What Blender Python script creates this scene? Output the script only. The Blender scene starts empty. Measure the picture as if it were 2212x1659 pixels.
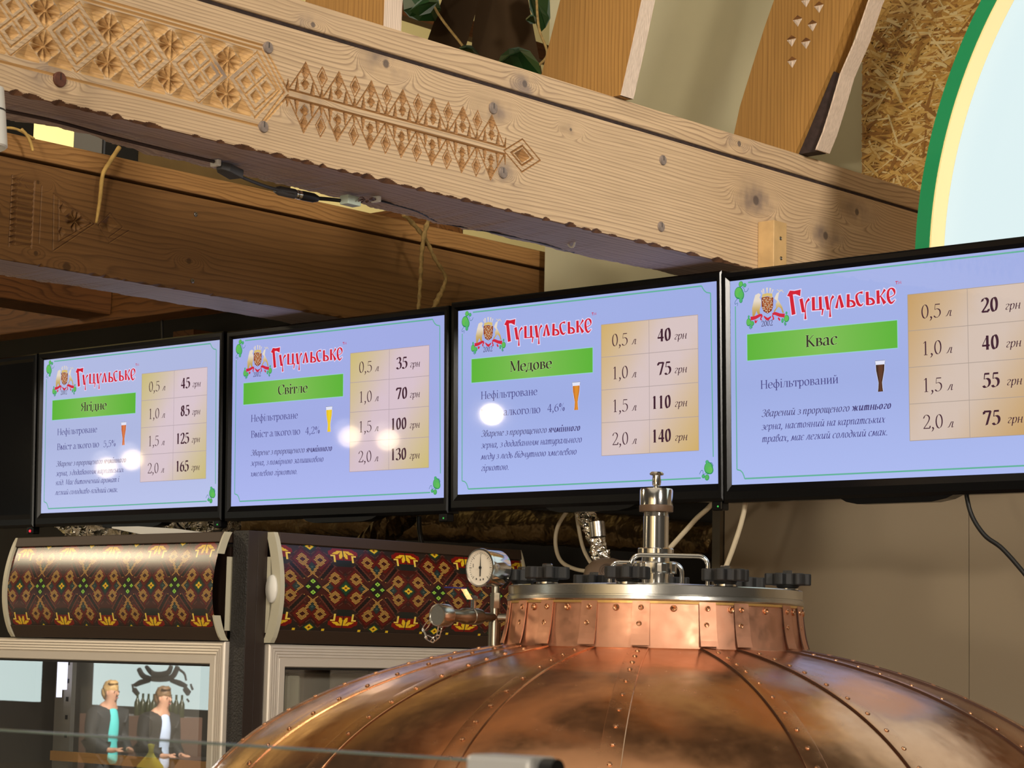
import bpy, bmesh, math, random
import numpy as np
from mathutils import Vector, Matrix

random.seed(7)
rng = np.random.default_rng(7)
SC = bpy.context.scene
COL = SC.collection

# ------------------------------------------------------------------ camera
W, H, F, ZE = 2212, 1659, 4900.0, 2.1
YAW, PITCH, ROLL = math.radians(42.0), math.radians(6.81), math.radians(1.245)


def cam_axes():
    f = np.array([-math.sin(YAW) * math.cos(PITCH), math.cos(YAW) * math.cos(PITCH), math.sin(PITCH)])
    r = np.array([math.cos(YAW), math.sin(YAW), 0.0])
    u = np.cross(r, f)
    c, s = math.cos(ROLL), math.sin(ROLL)
    return np.array([c * r + s * u, -s * r + c * u, f])


CM = cam_axes()
EYE = np.array([0.0, 0.0, ZE])
cd = bpy.data.cameras.new('camera')
cam = bpy.data.objects.new('camera', cd)
COL.objects.link(cam)
mw = Matrix.Identity(4)
for i in range(3):
    mw[i][0], mw[i][1], mw[i][2], mw[i][3] = CM[0][i], CM[1][i], -CM[2][i], EYE[i]
cam.matrix_world = mw
cd.sensor_fit = 'HORIZONTAL'
cd.sensor_width = 36.0
cd.lens = 36.0 * F / W
cd.clip_start, cd.clip_end = 0.05, 200
cd.dof.use_dof = True
cd.dof.focus_distance = 4.3
cd.dof.aperture_fstop = 26.0
SC.camera = cam

# ------------------------------------------------------------------ exposure, world, large lights
SC.view_settings.view_transform = 'Standard'
SC.view_settings.look = 'None'
SC.view_settings.exposure = 0.0
SC.view_settings.gamma = 1.0
SC.view_settings.use_curve_mapping = False
wd = bpy.data.worlds.new('hall_air')
SC.world = wd
wd.use_nodes = True
wt = wd.node_tree
wt.nodes.clear()
wo = wt.nodes.new('ShaderNodeOutputWorld')
wb = wt.nodes.new('ShaderNodeBackground')
wb.inputs['Color'].default_value = (0.34, 0.285, 0.215, 1)
wb.inputs['Strength'].default_value = 0.17
wt.links.new(wb.outputs[0], wo.inputs[0])


def area(name, loc, aim, size, power, col, spread=180):
    l = bpy.data.lights.new(name, 'AREA')
    l.shape = 'DISK'
    l.size = size
    l.energy = power
    l.color = col
    l.spread = math.radians(spread)
    o = bpy.data.objects.new(name, l)
    COL.objects.link(o)
    o.location = loc
    o.rotation_euler = (Vector(aim) - Vector(loc)).to_track_quat('-Z', 'Y').to_euler()
    return o


WARM = (1.0, 0.89, 0.75)
area('hall_lamp', (1.2, -4.2, 3.5), (-2.4, 3.0, 2.6), 0.35, 125, WARM)
area('display_case_light', (0.35, -2.1, 1.92), (-2.4, 3.4, 2.4), 0.16, 46, (1.0, 0.90, 0.74))
area('hall_lamp', (1.6, 1.2, 3.6), (-2.66, 3.60, 3.15), 0.6, 19, (1.0, 0.91, 0.80), 60)
area('hall_lamp', (-1.9, 0.8, 4.9), (-2.8, 3.0, 2.5), 0.3, 20, WARM)
area('hall_lamp', (-8.4, 0.2, 4.4), (-3.9, 3.0, 2.2), 0.5, 62, (1.0, 0.80, 0.54))
area('ceiling_fill', (-1.2, -1.2, 5.7), (-1.2, -1.2, 0.0), 8.5, 100, (1.0, 0.86, 0.66))  # added overhead fill standing for a lit ceiling, brightens the copper's reflections
area('front_wall_fill', (0.5, -9.0, 5.2), (0.5, -12.0, 2.4), 2.0, 420, (1.0, 0.88, 0.70))  # unseen light added to brighten the wall behind the camera for reflections
area('upper_wall_fill', (-6.3, 5.6, 3.3), (-8.8, 7.2, 4.6), 0.5, 170, (1.0, 0.88, 0.58))  # added uplight that brightens the cream wall above the beams
area('far_hall_fill', (-14.5, -7.0, 5.2), (-19.3, -9.6, 1.2), 1.2, 2400, (1.0, 0.93, 0.82))  # added light over the mirrored people
area('far_hall_fill', (-11.0, -1.0, 4.8), (-13.0, -5.0, 1.0), 1.0, 300, (1.0, 0.93, 0.82))  # another added light, aimed at the mirrored bag


# ------------------------------------------------------------------ pixel -> point on a real plane
def ray(px, py):
    return CM.T @ np.array([(px - W / 2) / F, -(py - H / 2) / F, 1.0])


def PX(px, py, x):
    r = ray(px, py)
    return Vector(EYE + r * ((x - EYE[0]) / r[0]))


def PY(px, py, y):
    r = ray(px, py)
    return Vector(EYE + r * ((y - EYE[1]) / r[1]))


def PZ(px, py, z):
    r = ray(px, py)
    return Vector(EYE + r * ((z - EYE[2]) / r[2]))


def PD(px, py, d):
    return Vector(EYE + ray(px, py) * d)


# ------------------------------------------------------------------ mesh builder
def lin(c):
    return tuple(((v / 255) / 12.92 if v / 255 <= 0.04045 else ((v / 255 + 0.055) / 1.055) ** 2.4) for v in c)


class MB:
    def __init__(s):
        s.v, s.f, s.m, s.c = [], [], [], []
        s.use_c = False

    def add(s, vs, fs, mat=0, col=None):
        b = len(s.v)
        s.v.extend([tuple(p) for p in vs])
        for f in fs:
            s.f.append(tuple(i + b for i in f))
            s.m.append(mat)
            s.c.append(col)
        if col is not None:
            s.use_c = True
        return s

    def box(s, a, b, mat=0, M=None, col=None):
        x0, y0, z0 = a
        x1, y1, z1 = b
        vs = [Vector(p) for p in ((x0, y0, z0), (x1, y0, z0), (x1, y1, z0), (x0, y1, z0), (x0, y0, z1), (x1, y0, z1), (x1, y1, z1), (x0, y1, z1))]
        if M is not None:
            vs = [M @ p for p in vs]
        return s.add(vs, [(0, 3, 2, 1), (4, 5, 6, 7), (0, 1, 5, 4), (1, 2, 6, 5), (2, 3, 7, 6), (3, 0, 4, 7)], mat, col)

    def prism(s, pts, a, b, axis='y', mat=0):
        """outline pts (u,w) extruded along an axis from a to b"""
        def mk(p, t):
            return {'y': (p[0], t, p[1]), 'x': (t, p[0], p[1]), 'z': (p[0], p[1], t)}[axis]
        n = len(pts)
        vs = [mk(p, a) for p in pts] + [mk(p, b) for p in pts]
        fs = [tuple(range(n))[::-1], tuple(range(n, 2 * n))]
        fs += [(i, (i + 1) % n, n + (i + 1) % n, n + i) for i in range(n)]
        return s.add(vs, fs, mat)

    def tube(s, path, r, seg=10, mat=0, cap=True, flat=1.0):
        P = [Vector(p) for p in path]
        n = len(P)
        rs = r if isinstance(r, (list, tuple)) else [r] * n
        up = None
        rings = []
        for i in range(n):
            t = (P[min(i + 1, n - 1)] - P[max(i - 1, 0)])
            if t.length < 1e-9:
                t = Vector((0, 0, 1))
            t.normalize()
            if up is None:
                up = Vector((0, 0, 1)) if abs(t.z) < 0.9 else Vector((1, 0, 0))
            x = t.cross(up)
            if x.length < 1e-6:
                x = t.orthogonal()
            x.normalize()
            y = x.cross(t).normalized()
            up = y
            rings.append([P[i] + x * (rs[i] * math.cos(2 * math.pi * k / seg)) + y * (rs[i] * flat * math.sin(2 * math.pi * k / seg)) for k in range(seg)])
        vs = [p for q in rings for p in q]
        fs = []
        for i in range(n - 1):
            for k in range(seg):
                k2 = (k + 1) % seg
                fs.append((i * seg + k, i * seg + k2, (i + 1) * seg + k2, (i + 1) * seg + k))
        if cap:
            fs.append(tuple(range(seg))[::-1])
            fs.append(tuple((n - 1) * seg + k for k in range(seg)))
        return s.add(vs, fs, mat)

    def lathe(s, prof, seg=48, M=None, mat=0, cap=True, a0=0.0, a1=2 * math.pi):
        full = abs(a1 - a0 - 2 * math.pi) < 1e-6
        ns = seg if full else seg + 1
        vs = []
        for r, z in prof:
            for k in range(ns):
                a = a0 + (a1 - a0) * k / seg
                p = Vector((r * math.cos(a), r * math.sin(a), z))
                vs.append(M @ p if M is not None else p)
        fs = []
        for i in range(len(prof) - 1):
            for k in range(seg):
                k2 = (k + 1) % ns
                fs.append((i * ns + k, i * ns + k2, (i + 1) * ns + k2, (i + 1) * ns + k))
        if cap and full:
            if prof[0][0] > 1e-6:
                fs.append(tuple(range(ns))[::-1])
            if prof[-1][0] > 1e-6:
                fs.append(tuple((len(prof) - 1) * ns + k for k in range(ns)))
        return s.add(vs, fs, mat)

    def sphere(s, c, r, seg=12, rings=8, mat=0, sc=(1, 1, 1)):
        prof = [(r * math.sin(math.pi * i / rings), -r * math.cos(math.pi * i / rings)) for i in range(rings + 1)]
        prof[0] = (1e-5, -r)
        prof[-1] = (1e-5, r)
        M = Matrix.Translation(c) @ Matrix.Diagonal((sc[0], sc[1], sc[2], 1))
        return s.lathe(prof, seg, M, mat, cap=False)

    def build(s, name, mats, parent=None, smooth=False, bevel=0.0, loc=None, bseg=2, angle=None):
        me = bpy.data.meshes.new(name)
        o0 = Vector(loc) if loc is not None else Vector((0, 0, 0))
        if loc is not None:
            vs = [(p[0] - o0.x, p[1] - o0.y, p[2] - o0.z) for p in s.v]
        else:
            vs = [tuple(p) for p in s.v]
        me.from_pydata(vs, [], s.f)
        if not isinstance(mats, (list, tuple)):
            mats = [mats]
        for m in mats:
            me.materials.append(m)
        if len(mats) > 1:
            me.polygons.foreach_set('material_index', s.m)
        if s.use_c:
            ca = me.color_attributes.new('Col', 'FLOAT_COLOR', 'CORNER')
            arr = []
            for f, c in zip(s.f, s.c):
                if c is None:
                    c = (1, 1, 1)
                if isinstance(c[0], (tuple, list)):
                    for k in range(len(f)):
                        arr.extend((*c[k], 1.0))
                else:
                    arr.extend((*c, 1.0) * len(f))
            ca.data.foreach_set('color', arr)
        if smooth:
            me.polygons.foreach_set('use_smooth', [True] * len(me.polygons))
            if angle:
                try:
                    me.set_sharp_from_angle(angle=math.radians(angle))
                except Exception:
                    pass
        o = bpy.data.objects.new(name, me)
        COL.objects.link(o)
        o.location = o0
        if parent is not None:
            o.parent = parent
            o.matrix_parent_inverse = Matrix.Identity(4)
            if loc is not None:
                o.location = o0
        if bevel:
            bm = o.modifiers.new('bevel', 'BEVEL')
            bm.width = bevel
            bm.segments = bseg
            bm.limit_method = 'ANGLE'
            bm.angle_limit = math.radians(40)
        return o


def thing(name, label, cat, loc=(0, 0, 0), rotz=0.0, group=None):
    o = bpy.data.objects.new(name, None)
    o.empty_display_size = 0.05
    COL.objects.link(o)
    o.location = loc
    o.rotation_euler = (0, 0, rotz)
    return tag(o, label, cat, group)


def tag(o, label, cat=None, group=None):
    o['label'] = label
    if cat:
        o['category'] = cat
    if group:
        o['group'] = group
    return o


def struct(o):
    o['kind'] = 'structure'
    return o


def copy_tree(o, parent=None):
    c = o.copy()
    COL.objects.link(c)
    if parent is not None:
        c.parent = parent
    for ch in list(o.children):
        copy_tree(ch, c)
    return c


def smoothpath(pts, n=8):
    P = [Vector(p) for p in pts]
    out = []
    for i in range(len(P) - 1):
        p0, p1, p2, p3 = P[max(i - 1, 0)], P[i], P[i + 1], P[min(i + 2, len(P) - 1)]
        for k in range(n):
            t = k / n
            out.append(0.5 * ((2 * p1) + (p2 - p0) * t + (2 * p0 - 5 * p1 + 4 * p2 - p3) * t * t + (3 * p1 - p0 - 3 * p2 + p3) * t ** 3))
    out.append(P[-1])
    return out


# ------------------------------------------------------------------ materials
class NT:
    def __init__(s, name):
        s.m = bpy.data.materials.new(name)
        s.m.use_nodes = True
        s.t = s.m.node_tree
        s.t.nodes.clear()
        s.out = s.n('ShaderNodeOutputMaterial')
        s.p = s.n('ShaderNodeBsdfPrincipled')
        s.l(s.p.outputs[0], s.out.inputs[0])

    def n(s, ty, **kw):
        o = s.t.nodes.new(ty)
        for k, v in kw.items():
            setattr(o, k, v)
        return o

    def l(s, a, b):
        s.t.links.new(a, b)

    def math(s, op, a, b=None, c=None):
        o = s.n('ShaderNodeMath', operation=op)
        for i, v in enumerate((a, b, c)):
            if v is None:
                continue
            if isinstance(v, (int, float)):
                o.inputs[i].default_value = v
            else:
                s.l(v, o.inputs[i])
        return o.outputs[0]

    def ramp(s, fac, stops):
        o = s.n('ShaderNodeValToRGB')
        e = o.color_ramp.elements
        while len(e) < len(stops):
            e.new(0.5)
        for k, (p, c) in zip(e, stops):
            k.position = p
            k.color = (*c, 1) if len(c) == 3 else c
        s.l(fac, o.inputs[0])
        return o.outputs[0]

    def mix(s, fac, a, b, mode='MIX'):
        o = s.n('ShaderNodeMix', data_type='RGBA', blend_type=mode)
        for sock, v in ((o.inputs[0], fac), (o.inputs[6], a), (o.inputs[7], b)):
            if isinstance(v, (int, float)):
                sock.default_value = v
            elif isinstance(v, tuple):
                sock.default_value = (*v, 1)
            else:
                s.l(v, sock)
        return o.outputs[2]

    def noise(s, vec, scale, detail=3.0, rough=0.5, dist=0.0):
        o = s.n('ShaderNodeTexNoise')
        o.inputs['Scale'].default_value = scale
        o.inputs['Detail'].default_value = detail
        o.inputs['Roughness'].default_value = rough
        o.inputs['Distortion'].default_value = dist
        if vec is not None:
            s.l(vec, o.inputs['Vector'])
        return o

    def obj(s):
        return s.n('ShaderNodeTexCoord').outputs['Object']

    def bump(s, h, strength, dist=0.01):
        o = s.n('ShaderNodeBump')
        o.inputs['Strength'].default_value = strength
        o.inputs['Distance'].default_value = dist
        s.l(h, o.inputs['Height'])
        s.l(o.outputs[0], s.p.inputs['Normal'])
        return o


def plain(name, rgb, rough=0.5, metal=0.0, spec=0.5, var=0.0, scale=20, bump=0.0, bscale=60, bdist=0.002):
    k = NT(name)
    c = lin(rgb)
    k.p.inputs['Roughness'].default_value = rough
    k.p.inputs['Metallic'].default_value = metal
    k.p.inputs['Specular IOR Level'].default_value = spec
    if var:
        nz = k.noise(k.obj(), scale, 4)
        k.l(k.ramp(nz.outputs[0], [(0.3, tuple(v * (1 - var) for v in c)), (0.7, tuple(min(1, v * (1 + var)) for v in c))]), k.p.inputs['Base Color'])
    else:
        k.p.inputs['Base Color'].default_value = (*c, 1)
    if bump:
        k.bump(k.noise(k.obj(), bscale, 3).outputs[0], bump, bdist)
    return k.m


def emit(name, rgb, strength):
    k = NT(name)
    k.p.inputs['Base Color'].default_value = (0.02, 0.02, 0.02, 1)
    k.p.inputs['Emission Color'].default_value = (*lin(rgb), 1)
    k.p.inputs['Emission Strength'].default_value = strength
    k.p.inputs['Roughness'].default_value = 0.4
    return k.m


def wood(name, light, dark, ax=1, up=2, ring=90.0, warp=2.2, rough=0.55, contrast=1.0, knots=(), grey=None, bump=0.15, dotscale=3.0, stretch=0.7):
    """timber: growth rings in the (up) direction drawn out along axis ax, bent round the knots"""
    k = NT(name)
    sep = k.n('ShaderNodeSeparateXYZ')
    k.l(k.obj(), sep.inputs[0])
    a, b = sep.outputs[ax], sep.outputs[up]
    c = sep.outputs[3 - ax - up]
    comb = k.n('ShaderNodeCombineXYZ')
    k.l(k.math('MULTIPLY', a, stretch), comb.inputs[0])
    k.l(k.math('MULTIPLY', b, 3.2), comb.inputs[1])
    k.l(k.math('MULTIPLY', c, 3.2), comb.inputs[2])
    nz = k.noise(comb.outputs[0], dotscale, 3)
    base = k.math('ADD', k.math('MULTIPLY', b, ring), k.math('MULTIPLY', nz.outputs[0], warp * 4))
    base = k.math('ADD', base, k.math('MULTIPLY', c, ring * 0.6))
    kn = None
    core = None
    for (ka, kb, kr) in knots:
        da = k.math('MULTIPLY', k.math('SUBTRACT', a, ka), 0.45)
        db = k.math('SUBTRACT', b, kb)
        d = k.math('SQRT', k.math('ADD', k.math('MULTIPLY', da, da), k.math('MULTIPLY', db, db)))
        q = k.math('DIVIDE', d, kr)
        fk = k.math('DIVIDE', 1.0, k.math('ADD', 1.0, k.math('POWER', q, 4.0)))
        rr = k.math('MULTIPLY', d, ring * 2.6)
        mixn = k.n('ShaderNodeMix', data_type='FLOAT')
        k.l(fk, mixn.inputs[0])
        k.l(base, mixn.inputs[2])
        k.l(rr, mixn.inputs[3])
        base = mixn.outputs[0]
        kn = fk if kn is None else k.math('MAXIMUM', kn, fk)
        d2 = k.math('SQRT', k.math('ADD', k.math('MULTIPLY', k.math('SUBTRACT', a, ka), k.math('SUBTRACT', a, ka)), k.math('MULTIPLY', db, db)))
        cr = k.n('ShaderNodeMapRange')
        cr.inputs[1].default_value = kr * 0.26
        cr.inputs[2].default_value = kr * 0.40
        cr.inputs[3].default_value = 1.0
        cr.inputs[4].default_value = 0.0
        k.l(d2, cr.inputs[0])
        core = cr.outputs[0] if core is None else k.math('MAXIMUM', core, cr.outputs[0])
    fr = k.math('FRACT', base)
    L, D = lin(light), lin(dark)
    mid = tuple(l * 0.62 + d * 0.38 for l, d in zip(L, D))
    col = k.ramp(fr, [(0.0, L), (0.55, tuple(l * .85 + d * .15 for l, d in zip(L, D))), (0.86, D if contrast >= 1 else mid), (1.0, L)])
    soft = k.noise(comb.outputs[0], 1.6, 4)
    col = k.mix(k.ramp(soft.outputs[0], [(0.35, (0, 0, 0)), (0.75, (0.75, 0.75, 0.75))]), col, mid)
    fib = k.n('ShaderNodeCombineXYZ')
    k.l(k.math('MULTIPLY', a, 6.0), fib.inputs[0])
    k.l(k.math('MULTIPLY', b, 260.0), fib.inputs[1])
    k.l(k.math('MULTIPLY', c, 260.0), fib.inputs[2])
    fz = k.noise(fib.outputs[0], 1.0, 3)
    col = k.mix(0.55, col, k.ramp(fz.outputs[0], [(0.3, (0.72, 0.70, 0.68)), (0.65, (1.08, 1.08, 1.08))]), 'MULTIPLY')
    if grey is not None and kn is not None:
        gz = k.noise(k.obj(), 14.0, 3)
        gf = k.math('MULTIPLY', k.math('MULTIPLY', kn, 1.0), k.ramp(gz.outputs[0], [(0.42, (0, 0, 0)), (0.62, (0.8, 0.8, 0.8))]))
        col = k.mix(gf, col, lin(grey))
    if core is not None:
        col = k.mix(k.math('MULTIPLY', core, 0.85), col, tuple(v * 0.55 for v in (lin(grey) if grey else D)))
    k.l(col, k.p.inputs['Base Color'])
    k.p.inputs['Roughness'].default_value = rough
    k.p.inputs['Specular IOR Level'].default_value = 0.3
    k.bump(fr, bump, 0.001)
    return k.m

# ------------------------------------------------------------------ shared materials
XB, XK, YW = -2.66, -3.851, 4.35
BO = Vector((XB, 3.0, 2.9))
KN = [(2.887, 3.0589, .020), (2.9163, 2.9481, .020), (3.680, 3.0241, .030), (4.0482, 3.0596, .022), (3.1005, 3.0608, .009),
      (1.9539, 2.9182, .020), (2.4386, 2.9676, .024), (2.2723, 3.0017, .022), (1.899, 3.0192, .024), (2.62, 3.083, .022), (3.93, 2.99, .026)]
M_BEAM = wood('pale_larch', (208, 180, 144), (152, 126, 100), 1, 2, ring=150, warp=1.7, stretch=.4, knots=[(a - 3.0, b - 2.9, r) for a, b, r in KN], grey=(118, 104, 98), bump=0.25)
M_BOARD = wood('pale_larch_board', (206, 178, 142), (152, 126, 100), 1, 2, ring=120, warp=2.4, stretch=.5, knots=[(-0.03, 0.02, .02), (0.62, 0.03, .018), (-0.55, 0.012, .014)], grey=(120, 108, 104), bump=0.2)
M_BACKBEAM = wood('brown_larch', (126, 90, 50), (98, 68, 37), 1, 2, ring=70, warp=1.6, stretch=.4, knots=[(-.213, .157, .012), (-.21, .007, .016), (-.13, -.01, .03), (-.62, .02, .02), (.2, .05, .02), (-.35, .09, .015)], bump=0.12)
M_BACKBOARD = wood('brown_larch_board', (162, 120, 70), (122, 84, 46), 1, 2, ring=110, warp=2.4, bump=0.12)
M_RIB = wood('honey_plank', (166, 124, 64), (136, 96, 46), 2, 0, ring=110, warp=1.3, stretch=.4, bump=0.12, knots=[(.45, -.1, .02)])
M_RIBEDGE = wood('sawn_edge', (224, 204, 184), (164, 144, 128), 2, 1, ring=240, warp=2.0, bump=0.3)
M_CUT = wood('fresh_cut_larch', (166, 124, 78), (128, 92, 56), 1, 2, ring=150, warp=1.7, stretch=.4, bump=.1)
M_CUTP = wood('pale_cut_larch', (204, 164, 110), (166, 128, 82), 1, 2, ring=150, warp=1.7, stretch=.4, bump=.1)
M_CHIP = plain('torn_bark_edge', (98, 66, 44), .8, var=.4, scale=60)
M_UNDER = wood('weathered_lit_underside', (196, 176, 170), (140, 122, 118), 1, 0, ring=60, warp=2.0, bump=0.3, stretch=.4)  # grey sawn wood, paled so its colour carries the screens' glow
M_DARKWOOD = wood('dark_stained_wood', (120, 78, 38), (74, 44, 20), 0, 2, ring=60, warp=2.0, bump=0.1)
M_DARKWOODY = wood('dark_stained_wood_long', (112, 70, 34), (70, 42, 20), 1, 2, ring=60, warp=2.0, bump=0.1)
M_PLUG = plain('grey_dowel', (126, 112, 102), 0.7, var=0.25, scale=120)
M_PLUGR = plain('red_brown_dowel', (92, 52, 34), 0.7, var=0.25, scale=120)
M_BARKSHADE = plain('bark_and_gap_shade', (48, 34, 30), 0.9, var=0.4, scale=70, bump=0.6)  # bark on the rib; also colours the painted shade in the beam gap
M_PLASTER = plain('cream_plaster', (200, 194, 160), 0.75, var=0.04, scale=5, bump=0.05, bscale=40)
M_PANEL = plain('beige_panel', (158, 142, 118), 0.5, var=0.02, scale=3)
M_BLACKWALL = plain('black_backing', (24, 21, 18), 0.85, var=0.2, scale=6)
M_BLACK = plain('black_gloss', (8, 8, 9), 0.26, spec=.3)
M_BLACKM = plain('black_plastic', (20, 20, 21), 0.45)
M_SEAM = plain('seam_shadow', (88, 76, 58), 0.8)
M_CREAM = plain('cream_wall_paint', (244, 226, 170), 0.8)
M_STEEL = plain('brushed_steel', (200, 198, 192), 0.24, 1.0, bump=0.05, bscale=260, bdist=0.001)
M_CHROME = plain('polished_steel', (222, 220, 216), 0.12, 1.0)
M_STEELD = plain('dull_steel', (148, 142, 130), 0.32, 1.0)
M_WHITE = plain('white_plastic', (226, 224, 216), 0.4)
M_GREY = plain('grey_plastic', (64, 64, 66), 0.5)
M_CABLE = plain('black_cable', (14, 14, 14), 0.5)
M_HOSE = plain('beige_hose', (190, 178, 152), 0.45)
M_TWIG = plain('dry_twig', (150, 124, 72), 0.8, var=0.35, scale=90, bump=0.4)
M_STRAW = plain('yellow_straw', (186, 152, 82), 0.7, var=0.2, scale=60)
M_LEAF = plain('dark_leaf', (26, 58, 24), 0.35, var=0.3, scale=12)


# ------------------------------------------------------------------ room shell
def quadbox(name, a, b, mat, bevel=0):
    return struct(MB().box(a, b).build(name, mat, bevel=bevel))


quadbox('floor', (-34, -26, -0.1), (9, 8.5, 0.0), plain('hall_floor', (176, 164, 148), 0.4, var=0.1, scale=2))
quadbox('wall_back', (-3.812, YW, 2.86), (-2.0, YW + 0.2, 5.2), M_PLASTER)
o = MB()
o.box((-3.19, 4.30, 0.0), (-2.538, 4.34, 2.86), 0)
o.box((-2.536, 4.30, 0.0), (-1.30, 4.34, 2.86), 0)
o.box((-2.54, 4.305, 0.0), (-2.534, 4.335, 2.86), 1)
o.box((-1.298, 4.30, 0.0), (0.4, 4.34, 2.86), 0)
struct(o.build('wall_lower', [M_PANEL, M_SEAM]))
struct(MB().box((-3.215, 4.285, 0.0), (-3.192, 4.345, 2.86)).build('trim_1', plain('aluminium_trim', (150, 140, 122), 0.35, 0.8)))
o = MB()
o.prism([(-8.0, 0.0), (-3.22, 0.0), (-3.22, 2.86), (-4.05, 2.9), (-5.0, 3.14), (-6.5, 3.36), (-8.0, 3.42)], 4.72, 4.8, 'y')
struct(o.build('wall_rear', M_BLACKWALL))
quadbox('wall_left', (-9.2, 3.2, 0.0), (-9.0, 15.0, 8.0), M_CREAM)

quadbox('wall_front', (-7.0, -12.2, 0.0), (9.0, -12.0, 6.0), plain('hall_wall_paint', (214, 196, 160), .7, var=.15, scale=.6))

# chipboard wall: strands pressed into a panel
o = MB()
OX0, OX1, OZ0, OZ1, OY = -2.835, -1.0, 2.87, 4.5, 4.335
o.box((OX0, OY, OZ0), (OX1, OY + 0.012, OZ1), 0, col=lin((186, 140, 72)))
tones = [(232, 190, 104), (218, 170, 84), (204, 156, 74), (242, 208, 134), (186, 134, 58), (226, 184, 100), (162, 112, 46), (246, 222, 160)]
for i in range(10500):
    cx, cz = rng.uniform(OX0 + .01, OX0 + .62), rng.uniform(OZ0 + .1, OZ0 + 0.95)
    if i < 4000:
        cx, cz = rng.uniform(OX0 + .01, OX1 - .02), rng.uniform(OZ0 + .05, OZ1 - .02)
    L = rng.uniform(.014, .085)
    wdt = rng.uniform(.003, .012)
    an = rng.normal(0, 0.6)
    t = tones[rng.integers(len(tones))]
    ca, sa = math.cos(an), math.sin(an)
    y = OY - 0.0003 - 0.0000003 * i
    pts = []
    for (u, v) in ((-L, -wdt * rng.uniform(.4, 1)), (L, -wdt * rng.uniform(.2, 1)), (L * rng.uniform(.8, 1.1), wdt * rng.uniform(.3, 1)), (-L * rng.uniform(.8, 1.1), wdt * rng.uniform(.4, 1))):
        u, v = u * .5, v * .5
        x = min(max(cx + u * ca - v * sa, OX0), OX1)
        pts.append((x, y + rng.uniform(-.0006, 0), cz + u * sa + v * ca))
    o.add(pts, [(0, 1, 2, 3)], 0, lin(t))


def attr_mat(name, rough=0.6, emission=False, spec=0.5, fade=False):
    k = NT(name)
    a = k.n('ShaderNodeVertexColor')
    a.layer_name = 'Col'
    k.p.inputs['Roughness'].default_value = rough
    k.p.inputs['Specular IOR Level'].default_value = spec
    if emission:
        k.p.inputs['Base Color'].default_value = (0.01, 0.01, 0.012, 1)
        k.l(a.outputs[0], k.p.inputs['Emission Color'])
        k.p.inputs['Emission Strength'].default_value = 1.0
    else:
        k.l(a.outputs[0], k.p.inputs['Base Color'])
    return k.m


M_OSB = attr_mat('pressed_strands', 0.5)
struct(o.build('wall_chipboard', M_OSB))


# ------------------------------------------------------------------ carved timber
def seg_d(y, z, a, b):
    ay, az = a
    by, bz = b
    L2 = (by - ay) ** 2 + (bz - az) ** 2
    t = np.clip(((y - ay) * (by - ay) + (z - az) * (bz - az)) / L2, 0, 1)
    return np.hypot(y - ay - t * (by - ay), z - az - t * (bz - az))


def vgroove(d, w, dep):
    return dep * np.clip(1 - d / w, 0, 1)


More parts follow.
